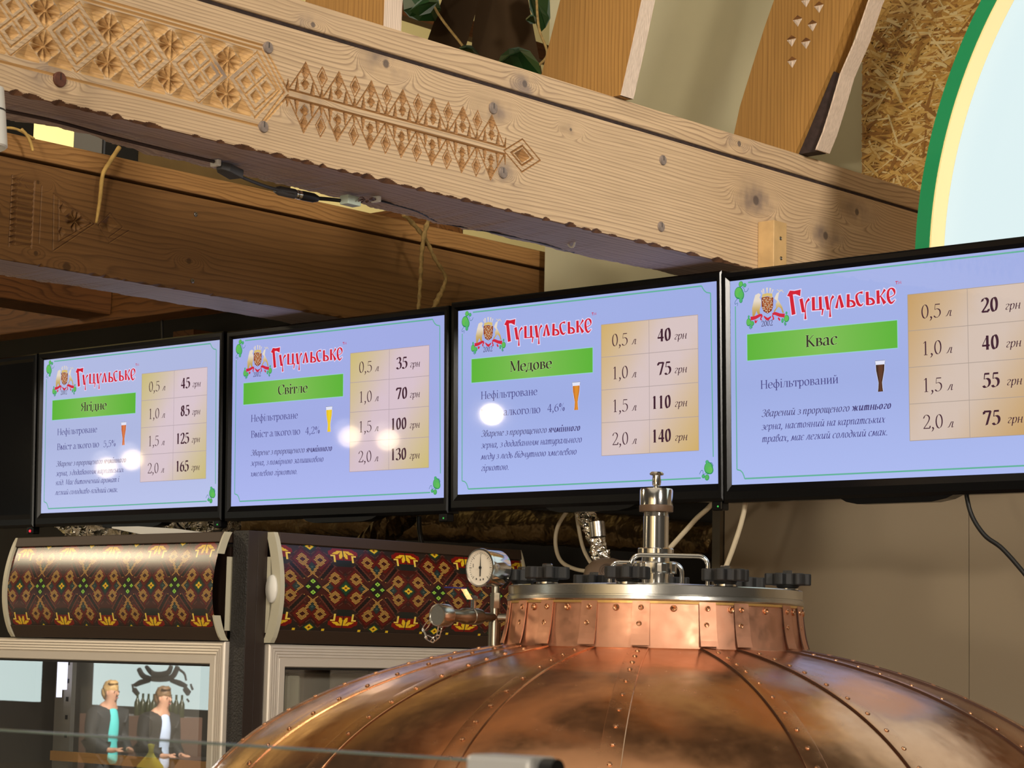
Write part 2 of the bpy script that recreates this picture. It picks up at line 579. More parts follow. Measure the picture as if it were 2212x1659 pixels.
def carve_main(Y, Z):
    D = np.zeros_like(Y)
    # --- band of big lozenges
    zc, per, hw, hh, y0 = 2.9885, 0.1165, 0.0582, 0.0535, 2.3335
    k = np.maximum(np.round((y0 - Y) / per), 0)
    dy = Y - (y0 - per * k)
    dz = Z - zc
    L = np.abs(dy) / hw + np.abs(dz) / hh
    band = (Y < y0 + hw * 1.3) & (np.abs(dz) < hh)
    p, q = dy / hw + dz / hh, dy / hw - dz / hh
    cheb = np.maximum(np.abs(np.abs(p) - .36), np.abs(np.abs(q) - .36)) / .36
    # each small square: chip leaning upwards
    tri = np.clip(1 - cheb / .60, 0, 1) * .0105
    ins = band & (L < .72)
    D = np.where(ins, np.maximum(tri, vgroove(np.minimum(np.abs(p), np.abs(q)), .05, .0022)), D)
    D = np.where(band & (L < 1.0), np.maximum(D, vgroove(np.abs(L - .76), .045, .0028)), D)
    # gaps: eight-pointed rosettes and corner triangles
    gap = (L > 1.0) & band & (Y < y0)
    u = dy - np.sign(dy) * hw
    v = np.abs(dz) - .0265
    Mr = np.abs(u) / .0300 + np.abs(v) / .0265
    th = np.arctan2(v, u)
    t8 = (th / (math.pi / 4)) % 1.0
    rad = np.hypot(u, v)
    star = .014 * (1 - np.abs(t8 - .5) * 2) ** 0.8 * np.clip((1 - Mr) * 2.6, 0, 1) * np.clip(rad / .006, 0, 1)
    corner = .010 * np.clip(np.minimum((Mr - 1) * 1.5, (L - 1) * 2.6), 0, 1) * np.clip((hh - np.abs(dz)) / .010 + .15, 0, 1)
    D = np.where(gap, np.where(Mr < 1, star, corner), D)
    D = np.where(band & (Y < y0), np.maximum(D, vgroove(np.abs(L - 1.0), .03, .002)), D)
    # border lines and the closing chevrons
    for a, b in (((1.2, 3.0475), (2.343, 3.0475)), ((2.343, 3.0475), (2.3935, zc)), ((1.2, 2.9235), (2.343, 2.9235)), ((2.343, 2.9235), (2.3935, zc)),
                 ((1.2, 3.0545), (2.349, 3.0545)), ((2.3335, 3.042), (2.384, zc)), ((2.3335, 2.935), (2.384, zc)), ((2.351, 3.05), (2.402, 2.992)), ((2.349, 2.926), (2.402, 2.985))):
        D = np.maximum(D, vgroove(seg_d(Y, Z, a, b), .0022, .0026))
    # --- slender band along a stem
    y1, p2 = 2.438, .0747
    k2 = np.clip(np.round((Y - y1) / p2), 0, 6)
    d2 = Y - (y1 + p2 * k2)
    s = np.abs(Z - zc)
    reg = (Y > 2.397) & (Y < 2.924) & (s < .06)
    D = np.where(reg, np.maximum(D, vgroove(np.abs(s - .0065), .0020, .003)), D)
    adx = np.abs(d2)
    reg2 = reg & (s > .0075)
    line = np.abs(adx / .0345 + (s - .008) / .048 - 1) * .028
    E = vgroove(line, .0016, .0024)
    for c, a, b in ((.0435, .0078, .0128), (.0225, .0074, .0085)):
        n = adx / a + np.abs(s - c) / b
        E = np.maximum(E, .0085 * np.clip(1 - n, 0, 1))
        E = np.maximum(E, vgroove(np.abs(n - 1.2), .16, .0016))
    for cx, top, w in ((.0170, .031, .0058), (.0373, .025, .0042)):
        f = np.clip((top - s) / (top - .008), 0, 1)
        E = np.maximum(E, .0075 * np.clip(1 - np.abs(adx - cx) / np.maximum(w * f, 1e-5), 0, 1) * np.clip(f * 3, 0, 1))
    k3 = np.clip(np.round((Y - y1 - p2 / 2) / p2), 0, 5)
    d3 = np.abs(Y - (y1 + p2 / 2 + p2 * k3))
    n = d3 / .0115 + np.abs(s - .0405) / .0185
    E = np.maximum(E, np.maximum(.0085 * np.clip(.72 - n, 0, 1) / .72, vgroove(np.abs(n - .97), .12, .0018)))
    D = np.where(reg2, np.maximum(D, E), D)
    # end lozenge
    n = np.abs(Y - 2.9685) / .0490 + np.abs(Z - zc) / .0300
    D = np.maximum(D, np.where(n < 1.2, np.maximum(np.maximum(vgroove(np.abs(n - 1), .05, .0026), vgroove(np.abs(n - .60), .07, .004)), .0105 * np.clip(1 - n / .46, 0, 1)), 0))
    return D


def carve_back(Y, Z):
    D = np.zeros_like(Y)
    fan = (Y > 2.722) & (Y < 2.778) & (Z > 2.914) & (Z < 3.059)
    f = ((Z - 2.914) / .01208) % 1
    hwid = np.clip((Y - 2.722) / .012, 0, 1)
    D = np.where(fan, .0050 * np.clip(1 - np.abs(2 * f - 1) / np.maximum(hwid, .02), 0, 1) * (.75 + .25 * (Y < 2.74)), D)
    for a, b in (((2.722, 2.912), (2.722, 3.06)), ((2.7785, 2.916), (2.7785, 3.058)), ((2.797, 2.93), (2.797, 3.05))):
        D = np.maximum(D, vgroove(seg_d(Y, Z, a, b), .002, .002))
    tri = [(2.828, 3.04), (2.833, 2.9176), (2.938, 2.993)]
    tri2 = [(2.8416, 3.032), (2.8467, 2.94), (2.93, 2.993)]
    for T in (tri, tri2):
        for i in range(3):
            D = np.maximum(D, vgroove(seg_d(Y, Z, T[i], T[(i + 1) % 3]), .0018, .0024))
    u, v = Y - 2.888, Z - 2.991
    n = np.abs(u) / .034 + np.abs(v) / .030
    t8 = (np.arctan2(v, u) / (math.pi / 4)) % 1
    D = np.maximum(D, .011 * (1 - np.abs(2 * t8 - 1)) * np.clip((1 - n) * 2, 0, 1))
    for cy, cz in ((2.853, 3.012), (2.853, 2.962)):
        n = np.abs(Y - cy) / .010 + np.abs(Z - cz) / .012
        D = np.maximum(D, .007 * np.clip(1 - n, 0, 1))
    n = np.abs(Y - 2.976) / .024 + np.abs(Z - 2.999) / .019
    D = np.maximum(D, .010 * np.clip(1 - n, 0, 1))
    for a, b in (((2.948, 2.992), (2.978, 3.022)), ((2.978, 3.022), (3.012, 2.998)), ((2.948, 2.99), (2.98, 2.958)), ((2.978, 2.957), (3.03, 2.992)), ((2.978, 2.97), (3.012, 2.996))):
        D = np.maximum(D, vgroove(seg_d(Y, Z, a, b), .0016, .002))
    return D


def ragged(ys, seed, amp):
    r = np.random.default_rng(seed)
    n = np.full_like(ys, .0012)
    y = ys[0]
    while y < ys[-1]:
        w = r.uniform(.008, .022)
        a = amp * r.uniform(.35, 1.0) * (r.random() > .12)
        n = np.maximum(n, a * np.clip(1.15 - np.abs(ys - y) / w, 0, 1) ** 0.7)
        y += r.uniform(.02, .055)
    return n


def carved_beam_mesh(name, xf, depth, z0, z1, ys, zs, fn, origin, mats, seed, amp, parent):
    Yg, Zg = np.meshgrid(ys, zs, indexing='ij')
    D = fn(Yg, Zg)
    nb = ragged(ys, seed, amp)[:, None]
    R = np.clip(z0 + nb - Zg, 0, 1) * 1.6
    kindv = np.where(R > .0012, 4, np.where(D > .0011, np.where(Yg > 2.39, 2, 3), 0))
    D = np.maximum(D, R)
    kind = np.maximum(np.maximum(kindv[:-1, :-1], kindv[1:, 1:]), np.maximum(kindv[1:, :-1], kindv[:-1, 1:])).reshape(-1)
    ny, nz = Yg.shape
    vs = np.stack([np.full_like(Yg, xf) - D, Yg, Zg], -1).reshape(-1, 3)
    idx = np.arange(ny * nz).reshape(ny, nz)
    fs = np.stack([idx[:-1, :-1], idx[1:, :-1], idx[1:, 1:], idx[:-1, 1:]], -1).reshape(-1, 4)
    # under-face, rear face and top, sharing the same stations
    xr = xf - depth
    r2 = np.random.default_rng(seed + 1)
    wav = np.cumsum(r2.normal(0, .00035, ny))
    wav = wav - np.linspace(wav[0], wav[-1], ny)
    b0 = len(vs)
    xs = np.linspace(0, 1, 9)[1:]
    und = []
    for t in xs:
        zz = z0 + wav * t + (0.004 * max(0, t - .85) / .15 if t > .85 else 0)
        xx = vs[idx[:, 0], 0] * (1 - t) + xr * t
        und.append(np.stack([xx, ys, zz], -1))
    und = np.concatenate(und)
    ui = b0 + np.arange(len(xs) * ny).reshape(len(xs), ny)
    chain = np.concatenate([idx[:, 0][None], ui], 0)
    uf = np.stack([chain[:-1, :-1], chain[1:, :-1], chain[1:, 1:], chain[:-1, 1:]], -1).reshape(-1, 4)
    t0 = b0 + len(und)
    topb = np.stack([np.full(ny, xr), ys, np.full(ny, z1)], -1)
    ti = t0 + np.arange(ny)
    rf = np.stack([ui[-1, :-1], ti[:-1], ti[1:], ui[-1, 1:]], -1)
    tf = np.stack([ti[:-1], idx[:-1, -1], idx[1:, -1], ti[1:]], -1)
    V = np.concatenate([vs, und, topb]) - np.array(origin)
    Fq = np.concatenate([fs, uf, rf, tf])
    me = bpy.data.meshes.new(name)
    me.vertices.add(len(V))
    me.vertices.foreach_set('co', V.astype(np.float32).ravel())
    me.loops.add(len(Fq) * 4)
    me.loops.foreach_set('vertex_index', Fq.astype(np.int32).ravel())
    me.polygons.add(len(Fq))
    me.polygons.foreach_set('loop_start', np.arange(0, len(Fq) * 4, 4, dtype=np.int32))
    me.polygons.foreach_set('loop_total', np.full(len(Fq), 4, dtype=np.int32))
    for m_ in mats:
        me.materials.append(m_)
    me.polygons.foreach_set('material_index', np.concatenate([kind if len(mats) > 2 else np.zeros(len(fs)), np.ones(len(uf)), np.zeros(len(rf) + len(tf))]).astype(np.int32))
    me.update(calc_edges=True)
    me.validate()
    me.shade_flat()
    o = bpy.data.objects.new(name, me)
    COL.objects.link(o)
    o.location = origin
    if parent:
        o.parent = parent
    return o


beam = carved_beam_mesh('carved_beam', XB, 0.172, 2.882, 3.0965, np.concatenate([np.arange(1.55, 1.80, .004), np.arange(1.80, 3.03, .00115), np.arange(3.03, 4.325, .0035)]),
                        np.arange(2.882, 3.0966, .00115), carve_main, tuple(BO), [M_BEAM, M_UNDER, M_CUT, M_CUTP, M_CHIP], 3, .008, None)
tag(beam, 'long pale timber beam carved with lozenges and rosettes, running above the menu screens', 'beam')


def child(o, parent):
    """parent an object built in world coordinates under a mesh thing without rotation"""
    o.parent = parent
    o.location = o.location - parent.location
    return o


child(MB().box((XB - .19, 1.55, 3.1035), (XB + .001, 4.325, 3.1475)).build('top_board', M_BOARD, bevel=.003, loc=(XB, 3.0, 3.1)), beam)
child(MB().box((XB - .15, 1.56, 3.0968), (XB - .004, 4.32, 3.1032)).build('gap_shade_strip', M_BARKSHADE, loc=(XB, 3.0, 3.1)), beam)  # made-up dark strip standing for the shade in the gap
for px, py, r, m in ((578, 103, .0098, M_PLUG), (568, 274, .0096, M_PLUG), (1431, 346, .0098, M_PLUG), (1427, 490, .0098, M_PLUG), (1064, 234, .0105, M_PLUG), (1085, 373, .0105, M_PLUG), (128, 172, .0115, M_PLUGR)):
    p = PX(px, py, XB)
    Mx = Matrix.Translation(p) @ Matrix.Rotation(math.pi / 2, 4, 'Y')
    b = MB().lathe([(r, -.02), (r, .0022), (r * .9, .0034), (r * .25, .0036), (1e-4, .0036)], 20, Mx)
    b.box((-r * .8, -.0006, .0030), (r * .1, .0006, .0038), 1, Mx)
    child(b.build('dowel_plug', [m, M_BLACKM], loc=p, smooth=True, angle=40), beam)

back = carved_beam_mesh('rear_beam', XK, 0.172, 2.882, 3.0965, np.concatenate([np.arange(2.3, 2.70, .006), np.arange(2.70, 3.05, .00125), np.arange(3.05, 4.35, .006), np.array([4.35, 4.6, 4.7])]),
                        np.arange(2.882, 3.0966, .00125), carve_back, (XK, 3.0, 2.9), [M_BACKBEAM, M_UNDER], 11, .006, None)
tag(back, 'brown timber beam with small carved triangle and comb, behind the pale carved beam', 'beam')
child(MB().box((XK - .185, 2.3, 3.1035), (XK + .001, 4.7, 3.1475)).build('top_board', M_BACKBOARD, bevel=.003, loc=(XK, 3.0, 3.1)), back)
for px, py in ((422, 463), (415, 607)):
    p = PX(px, py, XK)
    Mx = Matrix.Translation(p) @ Matrix.Rotation(math.pi / 2, 4, 'Y')
    child(MB().lathe([(.0052, -.01), (.0052, .002), (.0030, .003), (.0028, .0005), (1e-4, .0005)], 14, Mx).build('screw', M_STEELD, loc=p, smooth=True, angle=40), back)

cb = MB().box((-7.6, 4.30, 3.094), (-4.15, 4.40, 3.30)).build('cross_beam', M_DARKWOOD, bevel=.004, loc=(-5.8, 4.35, 3.09))
tag(cb, 'dark brown timber cross beam just above the switched-off screen, under the rear beam', 'beam')
sb = MB().box((-5.70, 2.3, 3.11), (-5.53, 4.297, 3.32)).build('side_beam', M_DARKWOODY, bevel=.004, loc=(-5.6, 3.3, 3.11))
tag(sb, 'dark brown timber beam at the far left meeting the cross beam end-on', 'beam')
pb = MB()
pb.box((-6.05, 4.60, 2.86), (-5.68, 4.72, 3.0), 0)
pb.box((-5.60, 4.60, 2.86), (-5.50, 4.72, 3.10), 0)
tag(pb.build('support_block', M_DARKWOODY, loc=(-5.8, 4.66, 2.86)), 'dim brown timber blocks on the black wall above the 45 to 165 screen', 'block')

# ------------------------------------------------------------------ arched ribs standing on the carved beam


def rib(label, Y, left, right, th, lath=None, bark=None):
    t = thing('arched_rib', label, 'timber rib', (-2.74, Y + th / 2, 3.1475), 0, 'arched ribs standing on the carved beam')

    def loc(b, name, mat, **kw):
        o = b.build(name, mat, **kw)
        o.parent = t
        o.location = o.location - t.location
        return o
    out = [tuple(p) for p in left] + [tuple(p) for p in right[::-1]]
    b = MB()
    b.prism(out, Y, Y + th, 'y')
    loc(b, 'plank', M_RIB, loc=(-2.74, Y, 3.1475))
    # pale sawn edge strip along the right-hand curve
    b = MB()
    e = lath if lath else [(x + .0006, z) for x, z in right]
    w = .004
    y0 = Y - .0006 if lath is None else Y - .002
    outl = list(e) + [(x - w, z) for x, z in e[::-1]]
    b.prism(outl, y0 + .001, Y + th + .0006, 'y')
    loc(b, 'sawn_edge', M_RIBEDGE, loc=(-2.74, Y, 3.1475))
    if bark:
        b = MB()
        b.prism(bark, Y + .012, Y + th - .002, 'y')
        loc(b, 'bark_strip', M_BARKSHADE, loc=(-2.74, Y, 3.1475))
    return t


rib('timber rib nearest the camera, cut off by the top edge of the photo', 2.615,
    [(-2.868, 3.1475), (-2.8595, 3.2282), (-2.85, 3.29), (-2.82, 3.45), (-2.77, 3.62), (-2.64, 3.92), (-2.46, 4.2)], [(-2.6645, 3.1475), (-2.6637, 3.1928), (-2.655, 3.28), (-2.63, 3.42), (-2.58, 3.60), (-2.46, 3.86), (-2.29, 4.12)], .042)
rib('plain timber rib in front of the cream plaster, between leafy stand and carved rib', 3.222,
    [(-2.862, 3.1475), (-2.8414, 3.2193), (-2.8195, 3.2893), (-2.7976, 3.359), (-2.76, 3.47), (-2.70, 3.62), (-2.56, 3.92), (-2.38, 4.2)], [(-2.6434, 3.1475), (-2.6174, 3.2417), (-2.5967, 3.3228), (-2.565, 3.43), (-2.51, 3.58), (-2.39, 3.85), (-2.22, 4.11)], .038)
curve = [(-2.612, 3.1475), (-2.5942, 3.1829), (-2.5752, 3.2327), (-2.5518, 3.2992), (-2.515, 3.3671), (-2.484, 3.4423), (-2.43, 3.54), (-2.37, 3.63), (-2.222, 3.86), (-2.03, 4.09)]
r3 = rib('timber rib with carved chips and bark, beside the chipboard wall', 3.82,
         [(-2.836, 3.1475), (-2.8206, 3.2085), (-2.8055, 3.2667), (-2.7862, 3.3181), (-2.765, 3.373), (-2.7438, 3.4278), (-2.7206, 3.481), (-2.68, 3.57), (-2.64, 3.65), (-2.49, 3.94), (-2.30, 4.22)],
         [(-2.6619, 3.1475), (-2.6368, 3.1937), (-2.5779, 3.3102), (-2.5421, 3.3968), (-2.520, 3.4423), (-2.463, 3.54), (-2.40, 3.63), (-2.25, 3.86), (-2.06, 4.09)], .046, lath=[(x + .004, z) for x, z in curve],
         bark=[(-2.668, 3.1475), (-2.6368, 3.1937), (-2.575, 3.3102), (-2.556, 3.2992), (-2.580, 3.2327), (-2.600, 3.1829), (-2.616, 3.1475)])
# carved chips on the third rib
b = MB()
for px, py in ((1741, 3), (1769, 15), (1723, 45), (1755, 55), (1710, 88), (1741, 93), (1711, 134)):
    c = PY(px, py, 3.82)
    a, d = .012, .0065
    tp = [(c.x - a, 3.8196, c.z + .003), (c.x + a, 3.8196, c.z + .003), (c.x + .001, 3.8196, c.z - .013), (c.x, 3.8196 - d * .35, c.z - .002)]
    b.add(tp, [(0, 3, 1), (1, 3, 2), (2, 3, 0)], 0)
    tp = [(c.x - a, 3.8195, c.z + .004), (c.x + a, 3.8195, c.z + .004), (c.x, 3.8195, c.z + .012)]
    b.add(tp, [(0, 1, 2)], 1)
o = b.build('carved_chip', [M_RIBEDGE, M_DARKWOOD], loc=(-2.74, 3.82, 3.1475))
o.parent = r3
o.location = o.location - r3.location

# short batten screwed to the beam, carrying the screens
bt = thing('wooden_batten', 'short upright wooden batten with two screws on the right end of carved beam', 'batten', (-2.64, 3.65, 2.62))
o = MB().box((XB + .0005, 3.687, 2.62), (-2.620, 3.732, 2.981)).build('post', plain('raw_batten', (196, 162, 112), 0.6, var=0.12, scale=30), bevel=.0015, loc=(-2.64, 3.65, 2.62))
o.parent = bt
o.location = (0, 0, 0)
for px, py in ((1686, 515), (1687, 558)):
    p = PX(px, py, -2.620)
    Mx = Matrix.Translation(p) @ Matrix.Rotation(math.pi / 2, 4, 'Y')
    o = MB().lathe([(.0040, -.008), (.0040, .0008), (.0028, .0016), (.0022, .0004), (1e-4, .0004)], 12, Mx).build('screw', M_STEELD, smooth=True, angle=40, loc=p)
    o.parent = bt
    o.location = o.location - bt.location

# ------------------------------------------------------------------ round lit sign
SX, SZ, SR, SY = -1.3215, 2.8356, 0.9537, 3.66
sg = thing('round_sign', 'large round white lit sign with a green rim at the right edge', 'sign', (SX, SY, SZ - SR))


A0, A1 = math.radians(-8), math.radians(188)


def disk(r0, r1, y0, y1, seg=160, mat=0):
    Mx = Matrix.Translation((SX, SY, SZ)) @ Matrix.Rotation(math.pi / 2, 4, 'X')
    b = MB()
    b.lathe([(r0, -y0), (r1, -y0), (r1, -y1), (r0, -y1), (r0, -y0)], seg, Mx, mat, cap=False, a0=A0, a1=A1)
    return b


for nm, b, m in (('rim', disk(SR - .030, SR, 0.0, .075), plain('green_rim', (12, 128, 78), 0.4)), ('inner_wall', disk(SR - .0335, SR - .0302, .002, .075), plain('cream_edge', (250, 222, 160), 0.5)),
                 ('lit_face', MB().lathe([(SR - .034, -.048), (1e-4, -.048)], 160, Matrix.Translation((SX, SY, SZ)) @ Matrix.Rotation(math.pi / 2, 4, 'X'), cap=False, a0=A0, a1=A1), emit('sign_glow', (218, 238, 240), 1.0)),
                 ('back_plate', MB().lathe([(SR - .034, -.06), (SR - .034, -.074), (1e-4, -.074)], 96, Matrix.Translation((SX, SY, SZ)) @ Matrix.Rotation(math.pi / 2, 4, 'X'), a0=A0, a1=A1), M_WHITE)):
    o = b.build(nm, m, smooth=True, angle=40, loc=(SX, SY, SZ - SR))
    o.parent = sg
    o.location = (0, 0, 0)

# ------------------------------------------------------------------ lettering drawn with a broad nib
UP = {
    'а': (.84, '~ .14 .78 .3 .97 .5 .92 .58 .7 .58 .18 .68 .03 .8 .08;~ .58 .58 .3 .5 .12 .32 .14 .1 .3 .02 .46 .08 .58 .22'),
    'в': (.8, 'I .2 0 1;~ .2 .97 .5 .95 .6 .76 .5 .56 .25 .52;~ .3 .52 .58 .5 .68 .27 .55 .05 .2 .03'),
    'г': (.68, 'I .2 0 1;H .1 .62 .97;L .6 .97 .62 .72'),
    'д': (.88, 'l .3 1 .28 .6 .14 .04;J .64 .03 1;H .22 .8 .97;H .02 .86 .03;L .05 .03 .05 -.22;L .83 .03 .83 -.22'),
    'е': (.8, 'H .15 .68 .55;~ .7 .55 .66 .85 .42 .98 .18 .8 .12 .45 .22 .12 .48 .01 .72 .18'),
    'и': (.93, 'I .2 0 1;I .72 0 1;l .2 .12 .72 .88'),
    'й': (.93, 'I .2 0 1;I .72 0 1;l .2 .12 .72 .88;~ .3 1.36 .46 1.22 .62 1.36'),
    'і': (.42, 'I .2 0 1;D .2 1.36'),
    'к': (.84, 'I .2 0 1;l .25 .5 .6 .92 .74 .97;L .32 .55 .72 .04;H .62 .85 .03'),
    'л': (.9, 'l .34 .97 .28 .4 .16 .03 .04 .06;I .7 0 1;H .25 .82 .97'),
    'м': (1.06, 'J .16 0 1;H .04 .28 .02;L .2 1 .5 .1;l .5 .1 .82 1;I .84 0 1;H .06 .26 .97'),
    'н': (.93, 'I .2 0 1;I .72 0 1;H .2 .72 .5'),
    'о': (.88, 'O .44 .5 .35 .49'),
    'р': (.86, 'I .2 -.42 1;~ .22 .75 .36 .95 .56 .96 .72 .75 .74 .42 .6 .06 .38 .01 .22 .15'),
    'с': (.76, '~ .68 .76 .62 .95 .42 .98 .18 .8 .12 .45 .22 .12 .46 .01 .7 .18'),
    'т': (.84, 'J .42 0 1;H .28 .56 .02;H .06 .78 .97;L .08 .97 .06 .7;L .78 .97 .8 .7'),
    'ф': (1.14, 'I .57 -.42 1.45;O .57 .5 .46 .48'),
    'ь': (.76, 'I .2 0 1;~ .2 .56 .5 .54 .66 .3 .54 .05 .2 .02'),
    'ю': (1.24, 'I .2 0 1;O .82 .5 .36 .49;H .2 .5 .5'),
    'Я': (1.0, 'I .8 0 1.45;~ .8 1.41 .4 1.4 .18 1.08 .4 .74 .8 .72;L .5 .74 .12 .02'),
    'С': (1.05, '~ .95 1.1 .9 1.38 .55 1.44 .2 1.2 .1 .7 .25 .2 .6 .0 .98 .3;L .95 1.05 .95 1.42'),
    'М': (1.36, 'l .2 0 .2 1.45;H .04 .36 .02;L .2 1.45 .68 .1;l .68 .1 1.14 1.45;I 1.18 0 1.45;H .02 .26 1.42'),
    'К': (1.08, 'I .2 0 1.45;l .28 .7 .76 1.32 .92 1.4;L .36 .78 .92 .03;H .82 1.06 .03'),
    'Н': (1.18, 'I .2 0 1.45;I .96 0 1.45;H .2 .95 .74'),
    'В': (1.0, 'I .2 0 1.45;~ .2 1.41 .62 1.4 .78 1.1 .6 .8 .25 .76;~ .3 .76 .74 .72 .88 .38 .7 .05 .2 .03'),
    '0': (1.0, 'O .5 .72 .38 .71'),
    '1': (1.0, 'J .5 0 1.45;H .3 .72 .02;l .48 1.42 .26 1.24'),
    '2': (1.0, '~ .14 1.1 .3 1.4 .6 1.42 .8 1.15 .66 .72 .14 .06;B .12 .86 .06;L .84 .05 .88 .3'),
    '3': (1.0, '~ .16 1.2 .3 1.42 .62 1.4 .74 1.1 .56 .8 .36 .76;~ .4 .77 .72 .72 .84 .38 .66 .04 .3 .01 .12 .2'),
    '4': (1.0, 'J .66 0 1.42;H .5 .84 .02;l .66 1.42 .08 .42;B .06 .92 .42'),
    '5': (1.0, 'l .28 1.4 .22 .82;B .27 .82 1.36;~ .22 .82 .5 .9 .78 .72 .82 .35 .6 .04 .3 .0 .12 .18'),
    '6': (1.0, '~ .78 1.38 .42 1.2 .17 .7 .2 .2 .5 .0 .8 .18 .84 .5 .66 .84 .4 .84 .2 .6'),
    '7': (1.0, 'B .12 .9 1.36;L .13 1.36 .13 1.1;L .86 1.36 .4 0'),
    '8': (1.0, 'O .5 1.08 .28 .34;O .5 .38 .36 .38'),
    ',': (.42, '~ .2 .1 .26 .0 .18 -.18 .06 -.3;D .18 .08'),
    '.': (.42, 'D .18 .07'),
    '-': (.52, 'B .08 .45 .45'),
    '%': (1.22, 'O .27 1.1 .19 .32;O .95 .34 .19 .32;l .92 1.45 .3 0'),
    ' ': (.38, ''),
}
IT = dict(UP)
IT.update({
    'а': (.84, '~ .66 .8 .5 .97 .25 .9 .1 .5 .18 .06 .38 .06 .6 .4 .7 1;~ .68 .95 .6 .2 .68 .02 .82 .14'),
    'в': (.74, '~ .14 .3 .2 1.0 .42 1.4 .58 1.25 .45 .9 .2 .75;~ .25 .8 .55 .82 .66 .5 .5 .08 .25 .02 .12 .3'),
    'г': (.62, '~ .12 .8 .28 .97 .5 .9 .54 .72 .3 .42 .2 .15 .36 .02 .54 .15'),
    'д': (.76, '~ .62 .7 .4 .92 .16 .7 .1 .3 .28 .02 .52 .1 .66 .5 .6 1.0 .42 1.3 .2 1.42'),
    'е': (.7, '~ .14 .48 .5 .58 .62 .82 .42 .98 .18 .75 .12 .3 .3 .02 .6 .18'),
    'є': (.68, '~ .6 .82 .42 .98 .18 .75 .12 .3 .3 .02 .6 .18;H .14 .45 .52'),
    'ж': (1.18, 'L .6 0 .6 1;~ .06 .92 .25 .8 .4 .5 .6 .5 .82 .5 .95 .85 1.14 .93;~ .04 .05 .2 .1 .38 .48;~ .82 .5 .98 .1 1.14 .06'),
    'з': (.64, '~ .1 .85 .3 .98 .52 .85 .48 .6 .28 .53;~ .3 .53 .56 .46 .58 .2 .36 .01 .1 .12'),
    'и': (.9, '~ .05 .85 .2 .95 .2 .3 .32 .03 .5 .15 .66 .6;~ .7 1 .66 .25 .74 .02 .88 .15'),
    'й': (.9, '~ .05 .85 .2 .95 .2 .3 .32 .03 .5 .15 .66 .6;~ .7 1 .66 .25 .74 .02 .88 .15;~ .3 1.36 .46 1.22 .62 1.36'),
    'і': (.42, '~ .08 .85 .2 .95 .18 .2 .26 .02 .4 .15;D .24 1.36'),
    'ї': (.42, '~ .08 .85 .2 .95 .18 .2 .26 .02 .4 .15;D .08 1.36;D .36 1.36'),
    'к': (.76, 'L .2 0 .2 1;~ .22 .48 .5 .6 .66 .95;~ .36 .55 .55 .1 .74 .06'),
    'л': (.84, '~ .02 .08 .14 .06 .3 .5 .42 .97;H .36 .7 .96;~ .66 .97 .62 .25 .68 .02 .84 .15'),
    'м': (1.02, '~ .0 .06 .12 .06 .3 .97;L .32 .97 .46 .1;l .46 .1 .84 .97;~ .84 .97 .8 .2 .86 .02 1.0 .15'),
    'н': (.86, 'L .2 0 .2 1;H .2 .66 .5;~ .68 1 .66 .2 .72 .02 .86 .12'),
    'о': (.78, 'O .39 .5 .29 .49'),
    'п': (.84, 'L .18 0 .18 .96;~ .18 .6 .4 .95 .58 .95 .62 .7 .6 .2 .66 .02 .8 .15'),
    'р': (.8, 'L .2 -.42 .2 .96;~ .2 .6 .38 .93 .6 .93 .7 .6 .58 .12 .36 .02 .2 .2'),
    'с': (.66, '~ .6 .82 .42 .98 .18 .75 .12 .3 .3 .02 .58 .18'),
    'т': (1.06, 'L .18 0 .18 .96;~ .18 .6 .36 .95 .5 .9 .5 .0;~ .5 .6 .7 .95 .84 .9 .86 .6 .84 .2 .9 .02 1.04 .15'),
    'у': (.78, '~ .06 .85 .2 .95 .22 .3 .36 .04 .6 .4 .7 1;~ .7 1 .62 .1 .4 -.38 .1 -.35'),
    'х': (.72, '~ .06 .9 .2 .92 .5 .08 .68 .08;l .66 .92 .1 .04'),
    'ч': (.84, '~ .08 .85 .18 .95 .18 .6 .3 .4 .6 .55;~ .66 1 .62 .25 .7 .02 .84 .15'),
    'ш': (1.1, '~ .06 .9 .18 .95 .18 .2 .3 .03 .5 .2 .54 1;~ .54 .9 .54 .2 .66 .03 .88 .3 .92 1;~ .92 .9 .88 .2 .94 .02 1.06 .14'),
    'щ': (1.1, '~ .06 .9 .18 .95 .18 .2 .3 .03 .5 .2 .54 1;~ .54 .9 .54 .2 .66 .03 .88 .3 .92 1;~ .92 .9 .88 .2 .94 .02 1.06 .14;L 1.04 .05 1.04 -.24'),
    'ю': (1.1, 'L .18 0 .18 1;H .18 .46 .5;O .74 .5 .28 .49'),
    'я': (.82, '~ .66 1 .6 .2 .68 .02 .8 .12;~ .64 .95 .3 .95 .18 .7 .34 .5 .62 .5;L .4 .5 .1 .03'),
    'ь': (.68, '~ .16 1 .14 .1 .34 .02 .54 .15 .56 .42 .4 .55 .18 .5'),
    'З': (.86, '~ .15 1.2 .4 1.44 .7 1.3 .66 .95 .36 .78;~ .4 .78 .74 .7 .76 .3 .46 .01 .1 .2'),
    'М': (1.28, 'l .1 0 .3 1.45;L .3 1.45 .6 .1;l .6 .1 1.1 1.45;L 1.1 1.45 1.1 0'),
})


def crom(pts, n=5):
    out = []
    for i in range(len(pts) - 1):
        p0, p1, p2, p3 = pts[max(i - 1, 0)], pts[i], pts[i + 1], pts[min(i + 2, len(pts) - 1)]
        for k in range(n):
            t = k / n
            out.append(tuple(.5 * (2 * b + (c - a) * t + (2 * a - 5 * b + 4 * c - d) * t * t + (3 * b - a - 3 * c + d) * t ** 3) for a, b, c, d in zip(p0, p1, p2, p3)))
    out.append(pts[-1])
    return out


